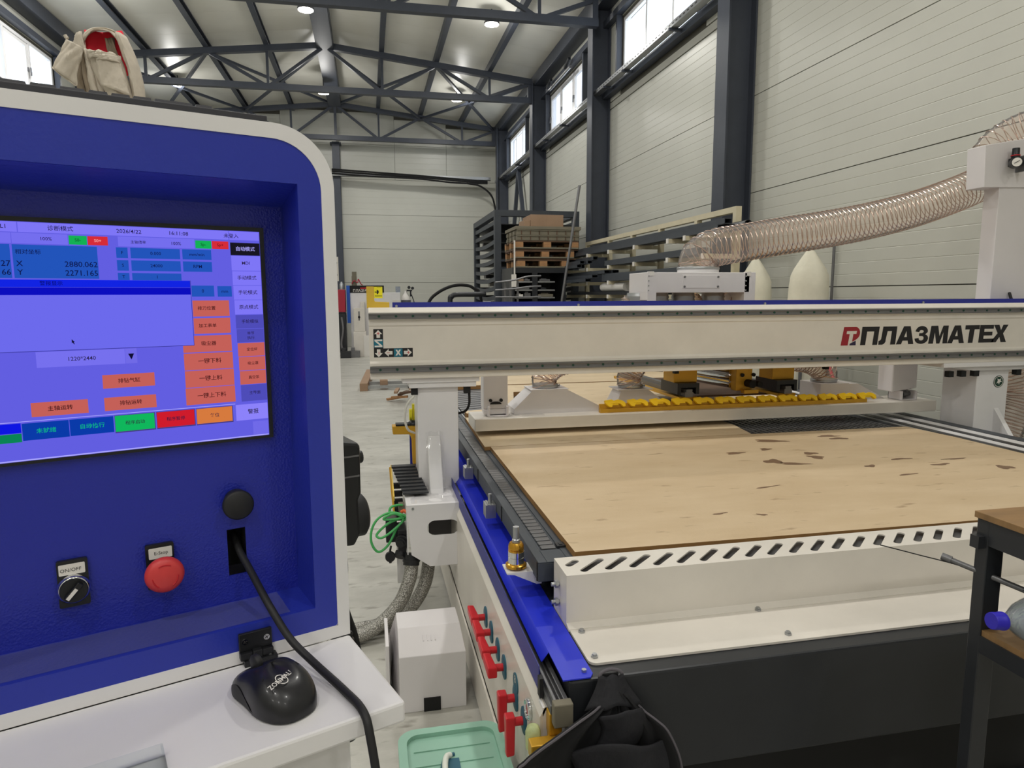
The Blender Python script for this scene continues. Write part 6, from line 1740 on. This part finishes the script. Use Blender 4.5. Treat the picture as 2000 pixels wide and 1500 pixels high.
profile(3.18, 3.44, 7.2, 10.8, 1.616, 1.66, 'steel_black', 'dark flat bars on the fourth rack arms', False)
m = MB(); m.lathe((3.28, 8.4, 1.72), (0, 1, 0), [(.02, 0), (.06, 0), (.06, .9), (.02, .9)], 18); tag(m.build('film_roll', 'label_white'), 'white film roll on the fourth rack arms', 'roll')
profile(3.18, 3.44, 6.9, 10.8, 1.401, 1.47, 'steel_black', 'dark bars on the low rack arms', False)

# ---- dust bags by the right wall
def dust_bag(x, y, r, ztip, label):
    t = thing('dust_bag', label, 'dust bag', (x, y, FZ))
    def sq(a, h): return 1 + .05 * math.cos(4 * a + .6) + .022 * math.sin(7 * a + 9 * h) + .018 * math.sin(3 * a - 14 * h)
    m = MB(); m.lathe((x, y, 1.08), (0, 0, 1), [(r * .97, 0), (r, .06), (r * 1.02, .22), (r * .99, .38), (r * .98, ztip - 1.40), (r * .92, ztip - 1.30), (r * .78, ztip - 1.245), (r * .50, ztip - 1.17), (r * .24, ztip - 1.105), (r * .12, ztip - 1.085), (0, ztip - 1.08)], 36, sq); m.build('cloth_bag', 'bag_cloth', t)
    m = MB(); m.lathe((x, y, 1.02), (0, 0, 1), [(r * 1.03, 0), (r * 1.05, .01), (r * 1.05, .06), (r * 1.03, .07)], 28); m.build('bag_ring', 'steel_grey', t)
    m = MB(); m.lathe((x, y, .42), (0, 0, 1), [(0, 0), (r * .8, .01), (r * .98, .08), (r * 1.0, .3), (r * .97, .52), (r * 1.0, .6)], 32, sq); m.build('collection_bag', 'bag_cloth', t)
    for k_ in range(4):
        a_ = PI / 4 + k_ * PI / 2
        m = MB(); m.cyl((x + r * 1.08 * math.cos(a_), y + r * 1.08 * math.sin(a_), FZ), (x + r * 1.08 * math.cos(a_), y + r * 1.08 * math.sin(a_), 1.07), .014, n=8); m.build('stand_leg', 'steel_grey', t)
    m = MB(); m.lathe((x, y, FZ + .05), (0, 0, 1), [(r * 1.08, 0), (r * 1.1, .01), (r * 1.08, .02)], 24); m.build('stand_ring', 'steel_grey', t)
dust_bag(3.585, 5.1, .165, 1.985, 'cream cloth dust bag with pointed top, standing clear of the white cover box')
dust_bag(3.47, 5.72, .155, 1.945, 'cream cloth dust bag partly hidden behind the white cover box')
m = MB(); m.tube(smooth_path([(3.37, 4.6, 1.25), (3.2, 4.2, 1.0), (3.15, 3.9, .8), (3.3, 3.7, .55)], 6), .012, 8); tag(m.build('red_air_hose', 'red_box'), 'dark red air hose beside the right gantry post', 'hose')

# ---- second machine and gear at the far left
sm = thing('plasma_machine', 'white machine with blue side and black header at the far wall', 'machine', (0, 17.6, FZ))
m = MB(); m.box(-.41, .80, 17.3, 18.2, FZ, 1.69); m.build('machine_body', 'paint_white', sm, bevel=.01)
m = MB(); m.box(-.41, .41, 17.28, 18.0, 1.69, 1.86); hd = m.build('header_box', 'black_matt', sm)
tv = text_mesh([('ПЛАЗМАТЕХ', .088, -.06, 1.733, 'CENTER', .012)])
m = MB(); m.flat(tv, (0, 17.275, 0), (1, 0, 0), (0, 0, 1)); m.build('header_print', 'label_white', hd, kind='stuff')
v = curve_mesh([rect(-.16, .04, 1.782, 1.81)]); m = MB(); m.flat(v, (0, 17.275, 0), (1, 0, 0), (0, 0, 1)); m.build('header_mark', 'red_ink', hd)
m = MB(); m.box(-.49, -.41, 17.25, 18.2, .95, 1.86); m.build('blue_side', 'blue_bright', sm)
m = MB(); m.box(-.33, -.07, 17.0, 17.3, .75, 1.32); m.box(-.17, -.07, 17.02, 17.3, 1.32, 1.47); m.box(-.35, -.05, 16.95, 17.3, FZ, .75); m.build('front_column', 'paint_warm', sm, bevel=.008)
m = MB(); m.box(-.22, -.19, 16.99, 17.0, 1.02, 1.24); m.lathe((-.205, 17.0, 1.10), (0, -1, 0), [(.03, 0), (.03, .01), (0, .01)], 12); m.build('column_slot', 'grey_plastic', sm)
m = MB(); m.box(-.11, .09, 16.9, 17.0, FZ, .66); m.box(-.1, .08, 16.895, 16.9, FZ + .02, .64); m.build('white_drum', 'label_white', sm)
m = MB(); m.box(.62, .80, 17.27, 17.3, 1.2, 1.5); m.build('machine_panel', 'paint_warm', sm)
wd = thing('welding_unit', 'red and black welding unit beside the far white machine', 'welder', (-.62, 17.3, FZ))
m = MB(); m.box(-.80, -.52, 17.1, 17.7, 1.22, 1.76); m.build('red_case', 'red_box', wd, bevel=.01)
m = MB(); m.box(-.80, -.52, 17.15, 17.7, FZ + .1, 1.2); m.build('lower_case', 'steel_black', wd, bevel=.01)
for x in (-.74, -.60):
    m = MB(); m.lathe((x, 17.25, 1.76), (0, 0, 1), [(.05, 0), (.05, .13), (.03, .16), (.02, .19), (0, .19)], 12); m.build('bottle_top', 'zinc', wd)
for x in (-.76, -.62):
    m = MB(); m.tube(smooth_path([(x, 17.08, 1.1), (x + .03, 17.02, .8), (x - .02, 17.0, .45), (x + .05, 16.95, FZ + .03)], 5), .025, 6); m.build('welding_lead', 'grey_plastic', wd)
for k_, (x, y) in enumerate(((-.66, 16.7), (-.45, 16.8))):
    m = MB(); m.box(x, x + .24, y, y + .2, FZ, FZ + .16); m.box(x + .03, x + .12, y + .02, y + .1, FZ + .16, FZ + .24); tag(m.build('tool_box', 'steel_grey' if k_ else 'steel_black', bevel=.004), ('dark', 'grey')[k_] + ' toolbox on the floor by the welding unit', 'toolbox')
gc = thing('gas_cylinder', 'grey gas cylinder with white neck and regulator by the far wall', 'gas cylinder', (.98, 18.0, FZ))
m = MB(); m.lathe((.98, 18.0, FZ), (0, 0, 1), [(.12, 0), (.125, .02), (.125, 1.36)], 18); m.build('cylinder_body', 'gas_dark', gc)
m = MB(); m.lathe((.98, 18.0, FZ + 1.36), (0, 0, 1), [(.125, 0), (.11, .08), (.05, .16), (.035, .20), (.03, .24), (0, .24)], 18); m.build('cylinder_neck', 'label_white', gc)
m = MB(); m.box(1.0, 1.14, 17.95, 17.98, FZ + 1.58, FZ + 1.62); m.cyl((1.06, 17.95, FZ + 1.68), (1.06, 17.92, FZ + 1.68), .04, n=12); m.cyl((1.15, 17.95, FZ + 1.66), (1.15, 17.92, FZ + 1.66), .04, n=12); m.cyl((1.1, 17.94, FZ + 1.45), (1.1, 17.94, FZ + 1.6), .02, n=8); m.build('regulator', 'steel_black', gc)
m = MB(); m.tube(smooth_path([(1.12, 17.93, FZ + 1.5), (1.2, 17.92, FZ + 1.2), (1.22, 17.9, FZ + .6)], 5), .012, 6); m.build('gas_hose', 'steel_black', gc)
m = MB(); m.box(.70, .82, 17.5, 17.52, 1.69, 1.84); tag(m.build('print_panel', 'sheet_blue'), 'grey blue mottled sheet standing on the far white machine', 'sheet')
m = MB(); m.box(-.35, -.24, 17.45, 17.5, 1.862, 2.20); m.box(-.36, -.26, 17.42, 17.45, 1.862, 2.09); tag(m.build('paper_board', 'crate_olive'), 'beige board standing on the far black header', 'board')
m = MB(); m.tube(smooth_path([(-.36, 17.4, 1.90), (-.30, 17.38, 1.98), (-.22, 17.38, 1.93), (-.20, 17.4, 2.02), (-.14, 17.4, 1.90), (-.1, 17.42, 1.875)], 5), .012, 6); tag(m.build('red_cable', 'red_box'), 'red cable tangle on the far black header', 'cable')

# black hoses beside the cassette rack
m = MB(); m.tube(smooth_path([(.98, 12.5, FZ + .03), (1.0, 12.5, 1.1), (1.09, 12.5, 1.49), (1.25, 12.5, 1.66), (1.49, 12.5, 1.775), (1.72, 12.5, 1.80), (1.91, 12.5, 1.74), (2.05, 12.5, 1.5), (2.08, 12.5, FZ + .03)], 6), .028, 8); tag(m.build('arched_hose', 'black_matt'), 'black hose arching beside the cassette rack', 'hose')
m = MB(); m.tube(smooth_path([(1.45, 12.3, FZ + .03), (1.45, 12.3, 1.45), (1.475, 12.3, 1.58), (1.56, 12.3, 1.625), (1.9, 12.3, 1.63), (2.1, 12.3, 1.64)], 6), .045, 8); tag(m.build('bent_pipe', 'steel_black'), 'dark bent pipe running into the cassette rack', 'pipe')
# pallet frame and scrap on the floor
pf = thing('floor_pallet', 'pale wooden frame with a square block on the grey floor', 'pallet', (.2, 11.6, FZ))
m = MB(); m.hexa([(-.155, 10.8, FZ), (-.035, 10.8, FZ), (.07, 12.9, FZ), (-.05, 12.9, FZ), (-.155, 10.8, FZ + .12), (-.035, 10.8, FZ + .12), (.07, 12.9, FZ + .12), (-.05, 12.9, FZ + .12)]); m.build('side_beam', 'cardboard', pf)
m = MB(); m.hexa([(.60, 10.8, FZ), (.72, 10.8, FZ), (.80, 12.9, FZ), (.68, 12.9, FZ), (.60, 10.8, FZ + .12), (.72, 10.8, FZ + .12), (.80, 12.9, FZ + .12), (.68, 12.9, FZ + .12)]); m.build('side_beam', 'cardboard', pf)
m = MB(); m.box(-.03, .60, 10.9, 10.94, FZ + .02, FZ + .07); m.build('front_slat', 'zinc', pf)
m = MB(); m.box(-.03, .62, 11.3, 11.34, FZ + .03, FZ + .08); m.build('front_slat', 'zinc', pf)
m = MB(); m.box(.16, .28, 10.98, 11.22, FZ, FZ + .14); m.build('block', 'cardboard', pf)
for i, (x, y, a_, mt) in enumerate(((.34, 9.7, .4, 'pallet_wood'), (.40, 9.55, -.5, 'pallet_wood'), (.46, 9.68, 1.0, 'pallet_dark'), (.52, 9.5, .1, 'pallet_dark'), (.36, 9.45, 1.4, 'cardboard'))):
    m = MB(); c, s = math.cos(a_), math.sin(a_)
    m.bar((x - .12 * c, y - .12 * s, FZ + .03 + .035 * i), (x + .12 * c, y + .12 * s, FZ + .05 + .035 * i), .05, .03)
    tag(m.build('wood_offcut', mt), ('pale', 'orange brown', 'dark', 'darkest', 'thin greyish')[i] + ' wood offcut in the small pile behind the gantry post', 'offcut', 'wood offcuts on the floor')
